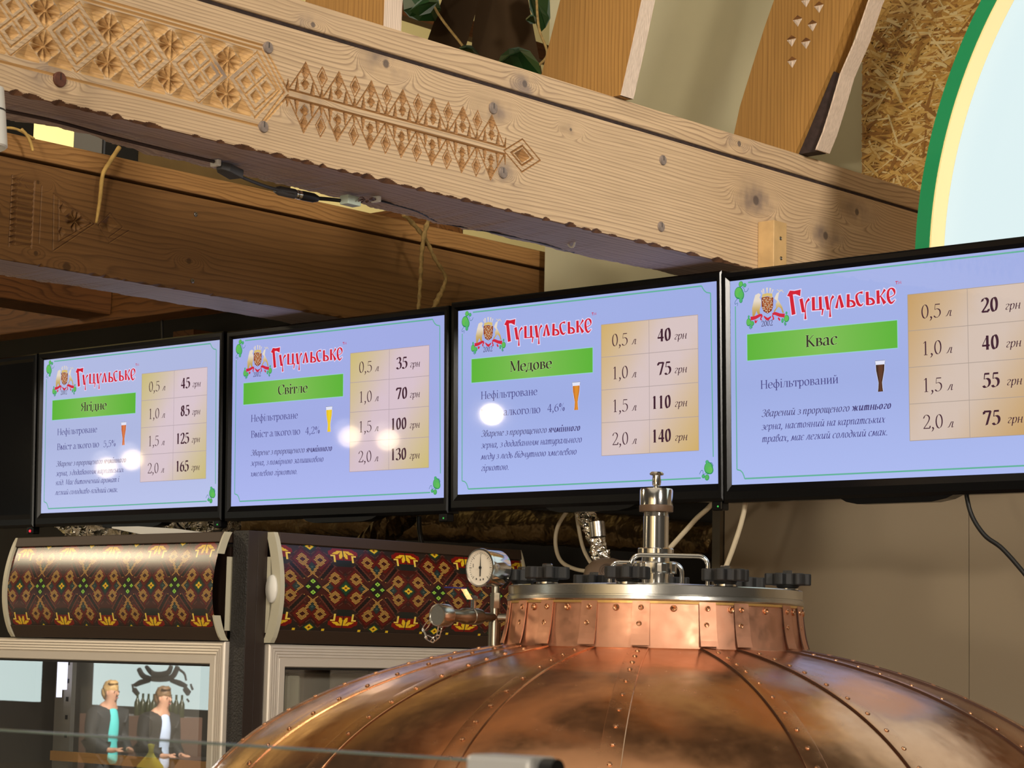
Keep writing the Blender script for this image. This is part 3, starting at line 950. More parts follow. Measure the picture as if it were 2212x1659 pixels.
def nib_quads(ch, font, w):
    """quads of one glyph in x-height units"""
    adv, src = font[ch]
    Q = []
    nx, ny = math.cos(.30) * w / 2, math.sin(.30) * w / 2

    def run(pts, f=1.0):
        for (x0, y0), (x1, y1) in zip(pts[:-1], pts[1:]):
            dx, dy = x1 - x0, y1 - y0
            l = math.hypot(dx, dy) or 1
            ax, ay = nx * f, ny * f
            cr = abs(ax * dy - ay * dx) / l
            if cr < .022:  # keep hairlines visible
                px, py = -dy / l * .026, dx / l * .026
                s = 1 if ax * px + ay * py >= 0 else -1
                ax, ay = ax * .4 + s * px, ay * .4 + s * py
            Q.append([(x0 - ax, y0 - ay), (x1 - ax, y1 - ay), (x1 + ax, y1 + ay), (x0 + ax, y0 + ay)])

    def rect(x0, x1, y0, y1):
        Q.append([(x0, y0), (x1, y0), (x1, y1), (x0, y1)])
    for st in filter(None, src.split(';')):
        t = st.split()
        c, v = t[0], [float(q) for q in t[1:]]
        if c in 'IJ':
            x, a, b = v
            rect(x - w / 2, x + w / 2, a, b)
            if c == 'I':
                rect(x - w * .5 - .09, x + w * .5 + .09, a, a + .055)
                rect(x - w * .5 - .09, x + w * .5 + (.09 if b > 1.2 else .02), b - .055, b)
        elif c == 'H':
            rect(v[0], v[1], v[2] - .03, v[2] + .03)
        elif c == 'B':
            rect(v[0], v[1], v[2] - w * .32, v[2] + w * .32)
        elif c == 'D':
            r = w * .62
            Q.append([(v[0] + r * math.cos(q), v[1] + r * math.sin(q)) for q in [k * math.pi / 4 for k in range(8)]])
        elif c == 'O':
            cx, cy, rx, ry = v
            run([(cx + (rx - w * .25) * math.cos(q * math.pi / 12), cy + ry * math.sin(q * math.pi / 12)) for q in range(25)])
        else:
            pts = list(zip(v[0::2], v[1::2]))
            run(crom(pts) if c == '~' else pts, .38 if c == 'l' else 1.0)
    return adv, Q


class Page:
    """flat artwork of a lit screen, in thousandths of its width, y down"""

    def __init__(s, wmm):
        s.b = MB()
        s.k = wmm / 1000.0
        s.hh = 0
        s.z = 0.0

    def layer(s):
        s.z += 0.00004
        return s

    def poly(s, pts, rgb):
        c = [lin(q) for q in rgb] if isinstance(rgb[0], (tuple, list)) else lin(rgb)
        s.b.add([((x - 500) * s.k, -y * s.k, s.z) for x, y in pts], [tuple(range(len(pts)))[::-1]] if s._cw(pts) else [tuple(range(len(pts)))], 0, (c[::-1] if s._cw(pts) else c) if isinstance(c, list) else c)

    @staticmethod
    def _cw(p):
        return sum((p[i][0] * -p[(i + 1) % len(p)][1] - p[(i + 1) % len(p)][0] * -p[i][1]) for i in range(len(p))) < 0

    def rect(s, x0, y0, x1, y1, rgb):
        s.poly([(x0, y0), (x0, y1), (x1, y1), (x1, y0)], rgb)

    def ell(s, cx, cy, rx, ry, rgb, n=18):
        s.poly([(cx + rx * math.cos(2 * math.pi * k / n), cy + ry * math.sin(2 * math.pi * k / n)) for k in range(n)], rgb)

    def stroke(s, pts, rgb, grow=0.0, smooth=True):
        """pts: (x, y, width)"""
        P = crom(pts, 5) if smooth and len(pts) > 2 else list(pts)
        n = len(P)
        Lf, Rt = [], []
        for i in range(n):
            x0, y0 = P[max(i - 1, 0)][:2]
            x1, y1 = P[min(i + 1, n - 1)][:2]
            l = math.hypot(x1 - x0, y1 - y0) or 1
            ux, uy = (x1 - x0) / l, (y1 - y0) / l
            h = P[i][2] / 2 + grow
            e = grow * (-1 if i == 0 else 1 if i == n - 1 else 0)
            Lf.append((P[i][0] - uy * h + ux * e, P[i][1] + ux * h + uy * e))
            Rt.append((P[i][0] + uy * h + ux * e, P[i][1] - ux * h + uy * e))
        for i in range(n - 1):
            s.poly([Lf[i], Lf[i + 1], Rt[i + 1], Rt[i]], rgb)

    def line(s, pts, w, rgb):
        s.stroke([(x, y, w) for x, y in pts], rgb, smooth=False)

    def text(s, txt, x0, x1, base, xh, rgb, w=.17, italic=False, bold=None):
        """set txt between x0 and x1 (thousandths) on the baseline; bold = slice drawn heavier"""
        font = IT if italic else UP
        tot = 0
        gl = []
        for i, ch in enumerate(txt):
            ww = w * 1.5 if bold and bold[0] <= i < bold[1] else w
            a, Q = nib_quads(ch, font, ww)
            gl.append((tot, Q))
            tot += a * (1.05 if ww > w else 1)
        sx = (x1 - x0) / tot if x1 is not None else xh * .86
        sh = .20 if italic else 0
        for off, Q in gl:
            for q in Q:
                s.poly([(x0 + (off + px) * sx + py * xh * sh, base - py * xh) for px, py in q], rgb)


LOGO = [[(206.6,55.4,11.6),(214.6,112.0,12.8)],[(239.3,70.4,10.4),(246.9,107.3,10.4)],[(241.5,106.9,2.3),(253.2,107.5,2.3)],[(266.7,73.3,8.1),(256.3,83.2,4.6),(253.2,104.2,2.9),(253.2,127.9,7.0)],[(279.6,69.6,9.9),(280.2,105.8,9.9)],[(302.1,70.3,9.3),(303.4,106.9,9.3)],[(276.2,105.0,2.9),(313.7,105.6,2.9)],[(310.5,105.8,5.2),(307.4,121.3,3.5)],[(321.4,71.3,10.4),(327.6,107.6,9.9)],[(324.5,107.3,2.3),(335.4,107.2,2.3)],[(345.7,72.6,8.1),(337.6,82.5,4.6),(333.9,105.7,2.9),(333.8,128.7,7.0)],[(362.3,73.9,2.3),(354.0,106.6,8.7)],[(364.2,71.7,7.0),(374.0,106.5,10.4)],[(392.5,71.7,9.3),(391.8,106.7,9.9)],[(392.5,89.2,2.3),(406.2,92.2,6.4),(412.3,102.4,7.5),(401.6,106.3,3.5),(389.4,106.3,2.3)],[(438.3,71.4,7.5),(426.7,71.4,3.5),(418.5,79.6,7.0),(423.0,98.6,8.7),(432.2,105.8,5.2),(440.1,100.6,1.7)],[(452.6,70.7,9.3),(453.4,105.6,9.9)],[(453.4,88.9,2.3),(467.1,91.4,6.4),(473.1,101.6,7.5),(462.5,105.7,3.5),(450.4,105.6,2.3)],[(486.1,70.0,9.3),(487.2,106.0,9.9)],[(508.4,69.5,7.5),(498.7,81.4,2.9),(489.1,89.9,2.3)],[(494.2,85.7,2.9),(507.6,107.1,11.0)],[(518.2,93.4,2.3),(537.0,85.7,2.9),(536.2,74.1,7.5),(527.2,68.3,3.5),(518.2,76.1,7.0),(518.2,94.5,8.7),(527.1,107.5,5.8),(539.3,99.7,1.7)]]
FLAG = [(193.3,58.6),(202.8,44.6),(217.7,46.8),(239.0,45.0),(236.8,63.1),(229.8,59.7),(221.6,56.2),(211.4,56.3),(200.9,60.9)]
CREST = {'shield':[(107.4,55.4),(127.2,54.3),(147.0,58.9),(145.8,84.5),(140.9,95.7),(127.2,102.0),(114.0,94.6),(107.6,81.2)],'crown':[(110.3,46.7),(126.8,44.5),(143.7,47.4),(144.7,58.2),(127.2,54.3),(108.5,55.9)],'bear':[(76.0,105.4),(74.8,83.0),(80.2,62.4),(86.1,46.4),(97.6,42.3),(105.2,47.0),(100.3,54.7),(106.7,64.7),(104.8,78.6),(100.7,87.6),(101.7,101.7),(94.0,101.1),(89.9,91.4),(82.6,105.3)],'deer':[(150.3,61.5),(158.3,48.3),(167.4,44.9),(164.7,53.5),(162.3,64.9),(172.0,79.8),(176.6,87.1),(182.3,103.9),(177.2,104.6),(172.4,91.4),(164.0,86.0),(157.8,92.5),(150.7,100.0),(147.3,97.4),(156.4,87.7),(154.6,78.2),(159.5,70.5),(152.5,63.6)]}
CSTR = {'wheat':[[(107.6,35.5,3.6),(112.6,46.5,1.8)],[(113.4,31.3,5.4),(116.0,45.6,1.8)],[(126.1,29.4,6.0),(126.5,45.4,1.8)],[(137.4,31.2,5.4),(135.8,46.2,1.8)],[(146.4,36.0,3.6),(140.9,48.6,1.8)]],'antler':[[(166.8,45.5,2.1),(175.3,41.7,2.1),(181.3,48.0,1.5)],[(168.2,43.3,2.1),(159.9,37.9,1.8)],[(171.0,42.9,1.8),(170.3,37.7,1.2)],[(175.3,41.9,1.8),(176.7,38.3,1.2)]],'ribbon':[[(69.7,111.2,10.8),(85.4,109.7,9.6),(101.1,104.5,7.8),(109.1,104.7,5.4)],[(109.6,105.2,4.8),(103.8,114.8,4.2),(108.0,118.6,2.4)],[(114.7,108.0,3.0),(127.0,117.4,7.8),(139.3,110.7,3.0)],[(143.5,107.6,4.2),(147.6,118.4,4.2),(142.8,119.2,2.4)],[(143.5,105.7,5.4),(152.0,103.6,8.4),(168.8,109.7,9.6),(184.7,112.2,10.8)],[(85.3,116.8,5.4),(86.6,123.9,4.2),(92.4,117.3,2.4)],[(163.1,116.2,4.8),(168.0,123.6,4.8),(163.0,119.7,1.8)]],'vine':[[(41.4,20.0,1.5),(47.7,25.3,1.5),(50.5,33.8,1.5),(59.1,32.2,1.5),(63.5,24.4,1.2)],[(25.8,50.5,1.5),(17.0,59.1,1.5),(16.9,66.2,1.5),(25.6,63.4,1.2),(24.7,71.6,1.2)],[(68.0,131.8,1.8),(65.1,136.2,1.8),(70.7,141.4,1.2)],[(185.3,132.0,1.8),(189.4,136.9,1.8),(185.1,141.2,1.2)]]}
LEAF = [(37.2,11.3,7.8,8.4),(50.1,15.6,6.0,6.0),(29.7,35.4,15.0,17.4),(37.4,42.5,10.8,14.4),(36.7,57.3,6.0,7.2),(63.1,105.5,3.3,4.2),(63.0,120.8,8.4,11.4),(73.8,125.2,7.8,7.2),(71.7,134.4,4.2,4.8),(190.4,105.7,3.3,4.2),(190.4,120.8,9.0,10.2),(177.0,125.5,4.2,6.6),(185.2,134.3,3.0,4.8)]
LEAF2 = [(967.4,527.2,15.6,17.4),(973.0,533.1,11.4,11.6),(961.5,553.2,8.1,8.7),(948.7,549.5,5.7,5.8),(962.5,509.5,6.0,5.2)]
VINE2 = [[(935.1,543.1,1.5),(941.8,533.1,1.5),(947.4,534.4,1.5),(948.8,543.6,1.5),(957.3,541.6,1.5)],[(968.9,513.6,1.5),(978.9,512.9,1.5),(983.6,522.1,1.5)]]


def menu_page(title, tx, lines, glass_x, glass_y, liquid, desc, prices, bg, tab, pct=None, px0=(767, 790), grn=(847, 893)):
    p = Page(.703)
    hpage = 572
    BG = bg
    lo_, hi_ = tuple(v - 4 for v in BG), tuple(min(255, v + 9) for v in BG)
    p.poly([(0, 0), (0, 300), (1000, 300), (1000, 0)], [BG, lo_, lo_, lo_])
    p.poly([(0, 300), (0, hpage), (1000, hpage), (1000, 300)], [lo_, hi_, hi_, lo_])
    # fine rounded frame
    p.layer()
    G = (96, 176, 150)
    fr = [(62, 9), (949, 9)] + [(949 + 4 + 27 * (1 - math.cos(a)), 9 + 24 * math.sin(a)) for a in [k * math.pi / 12 for k in range(7)]]
    p.line([(62, 9), (948, 9)], 4.2, G)
    p.line([(948, 9), (951, 15), (957, 23), (965, 29), (979, 32)], 3.4, G)
    p.line([(979, 32), (984, 496)], 3.4, G)
    p.line([(940, 554), (44, 556)], 4.2, G)
    p.line([(44, 556), (42, 549), (37, 539), (30, 533), (18, 530)], 3.4, G)
    p.line([(18, 530), (17.5, 72)], 3.4, G)
    # hops
    p.layer()
    for i, (x, y, a, b) in enumerate(LEAF + LEAF2):
        p.ell(x, y, a, b, (40, 140, 84))
    for st in CSTR['vine'] + VINE2:
        p.stroke(st, (52, 110, 140))
    p.layer()
    for i, (x, y, a, b) in enumerate(LEAF + LEAF2):
        p.ell(x - a * .06, y - b * .06, a * .82, b * .82, [(96, 186, 84), (84, 178, 92)][i % 2] if a > 7 else (74, 176, 116))
    # crest
    for k in ('bear', 'deer'):
        q = CREST[k]
        ys = [y for x, y in q]
        lo, hi = min(ys), max(ys)
        tris = []
        vs = [Vector((x, y, 0)) for x, y in q]
        from mathutils.geometry import tessellate_polygon
        for t in tessellate_polygon([vs]):
            pts = [q[i] for i in t]
            cs = []
            for (x, y) in pts:
                f = (y - lo) / (hi - lo)
                f = min(1, max(0, (f - .35) * 1.9))
                cs.append(tuple((228, 216, 200)[j] * (1 - f) + (186, 150, 70)[j] * f for j in range(3)))
            p.poly(pts, cs)
    for st in CSTR['wheat']:
        p.stroke(st, (226, 212, 196))
    for st in CSTR['antler']:
        p.stroke(st, (222, 206, 176))
    p.layer()
    p.poly(CREST['crown'][:4] + [(127.2, 53), (108.5, 55.9)], (214, 186, 112))
    p.poly(CREST['shield'], (134, 56, 26))
    p.layer()
    sh = CREST['shield']
    for i in range(-4, 5):
        for j in range(9):
            x, y = 127 + i * 4.4 + (j % 2) * 2.2, 59 + j * 4.9
            half = 18 if y < 82 else 18 * (1 - ((y - 82) / 20) ** 1.6) if y < 102 else 0
            if abs(x - 127) < half - 1.5:
                ring = (abs(i) + j) % 3
                p.poly([(x - 1.8, y), (x, y + 2.2), (x + 1.8, y), (x, y - 2.2)], [(240, 206, 150), (206, 120, 60), (246, 226, 196)][ring])
    for st in CSTR['ribbon']:
        p.stroke(st, (206, 36, 58))
    p.text('2002', 105, 144.5, 136.5, 11.0, (48, 22, 70), w=.19)
    # brand lettering with its pale edge
    p.layer()
    for st in LOGO:
        p.stroke(st, (224, 214, 244), grow=2.6)
    p.poly([(FLAG[0][0] - 2.5, 59.5), (FLAG[1][0] - 1, 42), (217, 44), (241.5, 42), (239, 66), (228, 63), (220, 60), (212, 60), (200, 64)], (224, 214, 244))
    p.layer()
    for st in LOGO:
        p.stroke(st, (208, 26, 46))
    p.poly(FLAG[:5] + FLAG[5:], (208, 26, 46))
    for x0, x1, y0, y1 in ((541, 549, 50.5, 52.5), (544, 546, 50.5, 59)):
        p.rect(x0, y0, x1, y1, (200, 40, 80))
    p.line([(551, 59), (551.6, 51), (554.5, 57), (557.6, 51), (558.2, 59)], 1.7, (200, 40, 80))
    # green title band, lighter in the middle
    x0, x1, y0, y1 = 57.5, 544.5, 155, 228
    p.rect(x0 - 2, y0 - 2, x1 + 2, y1 + 2, (150, 206, 210))
    p.layer()
    n = 8
    for i in range(n):
        a, b = x0 + (x1 - x0) * i / n, x0 + (x1 - x0) * (i + 1) / n
        c = [tuple(e * (1 - f) + m * f for e, m in zip((92, 178, 54), (128, 188, 86))) for f in (1 - abs(2 * i / n - 1), 1 - abs(2 * (i + 1) / n - 1))]
        p.poly([(a, y0), (a, y1), (b, y1), (b, y0)], [c[0], c[0], c[1], c[1]])
    p.layer()
    for dx, dy in ((-1.6, 0), (1.6, 0), (0, 1.6), (0, -1.6)):
        p.text(title, tx[0] + dx, tx[1] + dx, 205 + dy, 22.5, (150, 200, 110), w=.22)
    p.layer()
    p.text(title, tx[0], tx[1], 205, 22.5, (52, 40, 36), w=.20)
    TX = (70, 66, 128)
    for (t, a, b, y) in lines:
        p.text(t, a, b, y, 16.4, TX, w=.155)
    # beer glass
    gx, gy = glass_x, glass_y
    prof = [(0, 0), (1.5, 10), (2.5, 28), (6.5, 46), (9.5, 60), (8.5, 74), (7.0, 84)]
    wid = 32
    L = [(gx + a, gy + b) for a, b in prof]
    R = [(gx + wid - a, gy + b) for a, b in prof]
    p.poly(L + R[::-1], (226, 228, 246))
    p.layer()
    p.line([(gx + 1, gy + 11), (gx + .5, gy + 1), (gx + wid - .5, gy + 1), (gx + wid - 1, gy + 11)], 1.4, (96, 110, 150))
    mid, edge = liquid
    P2 = [(1.5, 12)] + prof[2:]
    for i in range(len(P2) - 1):
        (a0, b0), (a1, b1) = P2[i], P2[i + 1]
        for u0, u1, c0, c1 in ((0, .4, edge, mid), (.4, .75, mid, mid), (.75, 1, mid, edge)):
            w0, w1 = wid - 2 * a0 - 2, wid - 2 * a1 - 2
            p.poly([(gx + 1 + a0 + w0 * u0, gy + b0), (gx + 1 + a1 + w1 * u0, gy + b1), (gx + 1 + a1 + w1 * u1, gy + b1), (gx + 1 + a0 + w0 * u1, gy + b0)], [c0, c0, c1, c1])
    for (t, a, b, y, bo) in desc:
        p.text(t, a, b, y, 14.0, TX if not bo else (66, 58, 112), w=.15, italic=True, bold=bo)
    # price table
    tx0, tx1, ty0, ty1 = 578, 934, 90, 476
    gold, mid2 = tab
    N = 10

    def tone(u, v):
        f = max(0.0, 1 - 2.0 * (u * .75 + v * .5)) + max(0.0, 1 - 1.8 * ((1 - u) * .8 + (1 - v) * .6))
        f = min(1, f)
        return tuple(g * f + m * (1 - f) for g, m in zip(gold, mid2))
    for i in range(N):
        for j in range(N):
            a, b, c, d = i / N, (i + 1) / N, j / N, (j + 1) / N
            p.poly([(tx0 + (tx1 - tx0) * u, ty0 + (ty1 - ty0) * v) for u, v in ((a, c), (a, d), (b, d), (b, c))], [tone(a, c), tone(a, d), tone(b, d), tone(b, c)])
    p.layer()
    ln = tuple(m * .80 for m in mid2)
    for j in range(5):
        y = ty0 + (ty1 - ty0) * j / 4
        p.rect(tx0, y - .8, tx1, y + .8, ln)
    for x in (tx0, 757, tx1):
        p.rect(x - .8, ty0, x + .8, ty1, ln)
    DK = (62, 28, 44)
    for j, (vol, pr) in enumerate(zip(('0,5', '1,0', '1,5', '2,0'), prices)):
        y = ty0 + 67 + 96.7 * j
        p.text(vol, 617, 680, y, 25.0, DK, w=.15)
        p.text('л', 692, 709, y, 15.5, DK, w=.15, italic=True)
        three = len(pr) == 3
        p.text(pr, px0[0] if three else px0[1], px0[0] + 72 if three else px0[1] + 51, y - 1, 25.5, DK, w=.30)
        p.text('грн', grn[0], grn[1], y - 2, 15.5, DK, w=.15, italic=True)
    return p


def ring_frame(b, w, h, prof, mat=0):
    """mitred frame round the rectangle centred on x, from y=0 up (h): prof = (inset, z)"""
    rings = []
    for ins, z in prof:
        rings.append([(-w / 2 + ins, ins, z), (w / 2 - ins, ins, z), (w / 2 - ins, h - ins, z), (-w / 2 + ins, h - ins, z)])
    vs = [q for r in rings for q in r]
    fs = []
    for i in range(len(rings) - 1):
        for k in range(4):
            k2 = (k + 1) % 4
            fs.append((i * 4 + k, i * 4 + k2, (i + 1) * 4 + k2, (i + 1) * 4 + k))
    return b.add(vs, fs, mat)


M_SCREEN = attr_mat('lit_screen', 0.03, emission=True, spec=0.5)
M_OFF = plain('dark_screen', (8, 8, 9), 0.10)
M_LEDG = emit('green_led', (70, 230, 90), 0.55)
M_LEDR = emit('red_led', (255, 40, 60), 1.6)
TILT = math.radians(1.8)


def screen(X0, ztop, label, page, led):
    # local frame: x right, y up the glass, z out of the glass; origin at the middle of the top edge of the picture
    t = thing('menu_screen', label, 'screen', (X0 + .3515, 3.5724, ztop), 0, 'wall screens in a row over the fridges')
    t.rotation_euler = (math.pi / 2 + TILT, 0, 0)
    hp = .403
    b = MB()
    W2, top, bot = .7355, .0195, .034
    hh = hp + top + bot
    c = MB()
    ring_frame(c, W2, hh, [(0, -.029), (0, .004), (.0030, .0075), (.010, .0075), (.0160, .0005), (.0160, -.002)])
    # widen the lower rail
    vs = []
    for (x, y, z) in c.v:
        y2 = y - bot - hp
        if y < .03:
            y2 = y * (bot / .0160) - bot - hp
        else:
            y2 = (hh - y) * -(top / .0160) + top
        vs.append((x, y2, z))
    b.add(vs, c.f)
    b.box((-W2 / 2 + .002, -hp - bot + .002, -.030), (W2 / 2 - .002, top - .002, -.003), 0)
    # lower lip
    yb = -hp - bot
    b.prism([(-.10, yb + .002), (-.085, yb - .006), (-.06, yb - .011), (.10, yb - .011), (.13, yb - .006), (.15, yb + .002)], -.03, .003, 'z')
    b.build('bezel', M_BLACK, t)
    if page is None:
        b = MB()
        b.box((-.352, -hp, -.002), (.352, 0, 0.0))
        b.build('screen', M_OFF, t)
    else:
        page.b.build('screen', M_SCREEN, t)
    b = MB()
    b.box((W2 / 2 - .030, yb - .018, -.02), (W2 / 2 - .004, yb + .001, .004))
    b.build('sensor_nub', M_BLACK, t, bevel=.003)
    MB().sphere((W2 / 2 - .014, yb - .010, .004), (.0020 if led is M_LEDG else .0036), 10, 6).build('status_light', led, t)
    b = MB()
    b.box((-.12, -hp * .75, -.075), (.12, -hp * .25, -.0305))
    b.box((-.025, -hp * .56, -.68), (.025, -hp * .44, -.075))
    b.build('wall_bracket', M_BLACKM, t)
    return t


N1, N2 = 'Нефільтроване', 'Вміст алкоголю'
screen(-5.618, 2.842, 'switched-off black wall screen at the left edge of the row', None, M_LEDR)
screen(-4.873, 2.8425, 'lit menu screen with the prices 45, 85, 125 and 165', menu_page('Ягідне', (228, 380), [(N1, 91, 327, 286), (N2, 91, 340, 341), ('5,5%', 364, 436, 342)], 464, 256,
       ((216, 122, 70), (178, 70, 44)), [('Зварене з пророщеного ячмінного', 86, 496, 402, (22, 31)), ('зерна, з додаванням карпатських', 86, 483, 437, None), ('ягід. Має витончений аромат і', 85, 458, 471, None), ('легкий солодкаво-ягідний смак.', 84, 454, 507, None)],
       ('45', '85', '125', '165'), (177, 186, 226), ((200, 186, 120), (216, 196, 204)), grn=(854, 899), px0=(771, 793)), M_LEDG)
screen(-4.1235, 2.840, 'lit menu screen with the prices 35, 70, 100 and 130', menu_page('Світле', (231, 376), [(N1, 97, 330, 289), (N2, 98, 342, 343), ('4,2%', 366, 437, 344)], 464, 257,
       ((240, 206, 40), (226, 178, 26)), [('Зварене з пророщеного ячмінного', 97, 495, 404, (22, 31)), ('зерна, з помірною залишковою', 97, 454, 438, None), ('хмелевою гіркотою.', 97, 331, 474, None)],
       ('35', '70', '100', '130'), (164, 174, 230), ((204, 186, 116), (214, 192, 202)), px0=(764, 788)), M_LEDG)
screen(-3.3796, 2.8453, 'lit menu screen with the prices 40, 75, 110 and 140', menu_page('Медове', (216, 386), [(N1, 97, 328, 282), (N2, 97, 340, 337), ('4,6%', 367, 437, 336)], 465, 252,
       ((222, 140, 42), (184, 96, 34)), [('Зварене з пророщеного ячмінного', 97, 496, 398, (22, 31)), ('зерна, з додаванням натурального', 97, 502, 433, None), ('меду з ледь відчутною хмелевою', 97, 481, 468, None), ('гіркотою.', 97, 214, 503, None)],
       ('40', '75', '110', '140'), (162, 176, 230), ((206, 172, 104), (214, 194, 192)), px0=(764, 787)), M_LEDG)
screen(-2.643, 2.8417, 'lit menu screen with the prices 20, 40, 55 and 75', menu_page('Квас', (253, 356), [('Нефільтрований', 101, 358, 310)], 474, 257,
       ((92, 56, 36), (40, 22, 18)), [('Зварений з пророщеного житнього', 102, 522, 388, (23, 31)), ('зерна, настояний на карпатських', 102, 502, 424, None), ('травах, має легкий солодкий смак.', 103, 511, 458, None)],
       ('20', '40', '55', '75'), (163, 177, 230), ((196, 156, 98), (210, 190, 176)), px0=(767, 796), grn=(864, 909)), M_LEDG)


def put(b, name, mat, parent, **kw):
    """build a mesh given in world coordinates as a child of an unrotated thing"""
    o = b.build(name, mat, loc=parent.matrix_world.translation if parent.type == 'EMPTY' and False else parent.location, **kw)
    o.parent = parent
    o.location = (0, 0, 0)
    return o


def sub(b, name, mat, part, root, **kw):
    """a sub-part: world coordinates, under a part that sits on its root's origin"""
    o = b.build(name, mat, loc=root.location, **kw)
    o.parent = part
    o.location = (0, 0, 0)
    return o


def RX(a):
    return Matrix.Rotation(math.radians(a), 4, 'X')


def RYm(a):
    return Matrix.Rotation(math.radians(a), 4, 'Y')


# ------------------------------------------------------------------ copper brewing kettle
def copper(name, rough, base, dent, extra=0.0):
    k = NT(name)
    co = k.obj()
    n1 = k.noise(co, 7, 4, .55)
    n2 = k.noise(co, 45, 4, .6)
    c0, c1 = lin(base), tuple(v * .80 for v in lin(base))
    col = k.ramp(n1.outputs[0], [(.35, c0), (.62, tuple(v * 1.06 for v in c0)), (.75, tuple(v * .92 for v in c0))])
    k.l(col, k.p.inputs['Base Color'])
    k.p.inputs['Metallic'].default_value = 1.0
    rr = k.n('ShaderNodeMapRange')
    rr.inputs[1].default_value, rr.inputs[2].default_value = .3, .75
    rr.inputs[3].default_value, rr.inputs[4].default_value = rough, rough * 1.55
    k.l(n2.outputs[0], rr.inputs[0])
    k.l(rr.outputs[0], k.p.inputs['Roughness'])
    h = k.math('ADD', k.math('MULTIPLY', k.noise(co, 5.5, 2).outputs[0], 1.0), k.math('MULTIPLY', k.noise(co, 16, 2).outputs[0], .16))
    k.bump(h, dent, .03)
    return k.m


M_COP = copper('beaten_copper', .185, (212, 158, 118), .17)
M_COPS = copper('copper_strap', .20, (210, 156, 116), .15)
M_COPC = copper('collar_copper', .40, (196, 144, 116), .25)
M_RIVET = plain('copper_rivet', (190, 140, 104), .32, 1.0)
M_SHADEGRIME = plain('seam_shade_grime', (58, 34, 22), .6, .4)  # gap shade along the strap edges put into colour, with a dirt line
M_BRASS = plain('gold_gasket', (196, 156, 92), .4, .7)
M_BROWN = plain('brown_ring', (92, 70, 52), .45)
KC = Vector((-2.1263, 2.6931, 0))
RV, TV = Vector((.743, .669, 0)), Vector((.669, -.743, 0))
kt = thing('brewing_kettle', 'big riveted copper brewing kettle with steel lid and valve, in the foreground', 'kettle', KC)
PXM = .000694


def kz(y):
    return 2.1 + (1421 - y) * PXM


def kp(th, r, z):
    a = math.radians(th)
    return KC + RV * (r * math.sin(a)) + TV * (r * math.cos(a)) + Vector((0, 0, z))


KT = Matrix.Translation(KC)
DA, DB, DZ = .694, .316, 1.815


def dome_r(t):  # t 0 collar .. 1 equator
    a0 = math.asin(.229 / DA)
    a = a0 + (math.pi / 2 - a0) * t
    return DA * math.sin(a), DZ + DB * math.cos(a), Vector((math.sin(a) / DA, math.cos(a) / DB))


prof = [dome_r(i / 40)[:2] for i in range(41)]
prof = [(.2265, 2.1165), (.2275, 2.1142)] + prof + [(.694, 1.6), (.69, .55), (.60, .42), (.1, .36)]
put(MB().lathe(prof, 160, KT), 'dome', M_COP, kt, smooth=True, angle=50)
put(MB().lathe([(.2285, 2.112), (.2260, 2.120), (.2225, 2.150), (.2195, 2.1795), (.2150, 2.1795)], 128, KT, cap=False), 'collar', M_COPC, kt, smooth=True, angle=50)
ANG = [-64, -47.9, -28.4, -8.7, 15.8, 29.8, 55.5, 69.4, 92, 112, 133, 154, 176, 198, 219, 240, 261, 279]
for th in ANG:
    b = MB()
    # dome strap
    pts = []
    rv = []
    n = 44
    acc = 0
    last = None
    for i in range(n + 1):
        r, z, nn = dome_r(i / n)
        nn = nn.normalized()
        a = math.radians(th)
        tang = RV * math.cos(a) - TV * math.sin(a)
        nrm = (RV * math.sin(a) + TV * math.cos(a)) * nn.x + Vector((0, 0, nn.y))
        c = kp(th, r, z)
        hw = .0125 + .004 * (i / n)
        pts.append([c - tang * hw - nrm * .002, c - tang * hw + nrm * .0026, c - tang * hw * .92 + nrm * .0028, c + tang * hw * .94 + nrm * .0017, c + tang * hw + nrm * .0010, c + tang * hw - nrm * .002])
        if last is not None:
            acc += (c - last).length
        if acc > .034 and i > 1:
            rv.append((c, nrm))
            acc = 0
        last = c
    vs = [q for p in pts for q in p]
    fs = []
    for i in range(n):
        for k in range(5):
            fs.append((i * 6 + k, i * 6 + k + 1, (i + 1) * 6 + k + 1, (i + 1) * 6 + k))
    b.add(vs, fs, 0)
    for q_ in range(len(b.m)):
        b.m[q_] = 3 if q_ % 5 == 0 else 0
    for c, nr in rv:
        Mx = Matrix.Translation(c + nr * .0022) @ nr.to_track_quat('Z', 'Y').to_matrix().to_4x4()
        b.lathe([(.0036, -.0005), (.0034, .0008), (.0024, .0018), (1e-4, .0021)], 10, Mx, 1, cap=False)
    # collar strap
    prev = None
    for i in range(9):
        z = 2.1175 + (2.1795 - 2.1175) * i / 8
        r = .2272 - (.2272 - .2203) * i / 8 + (.004 * (1 - i / 8) ** 4)
        ring = [kp(th + d, r + e, z) for d, e in ((-3.2, 0), (-3.2, .0016), (3.2, .0016), (3.2, 0))]
        if prev:
            b.add(prev + ring, [(k, k + 1, 5 + k, 4 + k) for k in (1, 2)], 2)
            b.add([prev[0], prev[1], ring[1], ring[0]], [(0, 1, 2, 3)], 3)
        prev = ring
    for z, d in ((2.1705, 0), (2.1475, -.6)):
        a = math.radians(th + d)
        nr = RV * math.sin(a) + TV * math.cos(a)
        c = kp(th + d, .2225 if z > 2.16 else .2245, z)
        Mx = Matrix.Translation(c) @ nr.to_track_quat('Z', 'Y').to_matrix().to_4x4()
        b.lathe([(.0042, -.001), (.0040, .0010), (.0030, .0018), (.0016, .0014), (1e-4, -.001)], 12, Mx, 1, cap=False)
    put(b, 'seam_strap', [M_COPS, M_RIVET, M_COPC, M_SHADEGRIME], kt, smooth=True, angle=35)
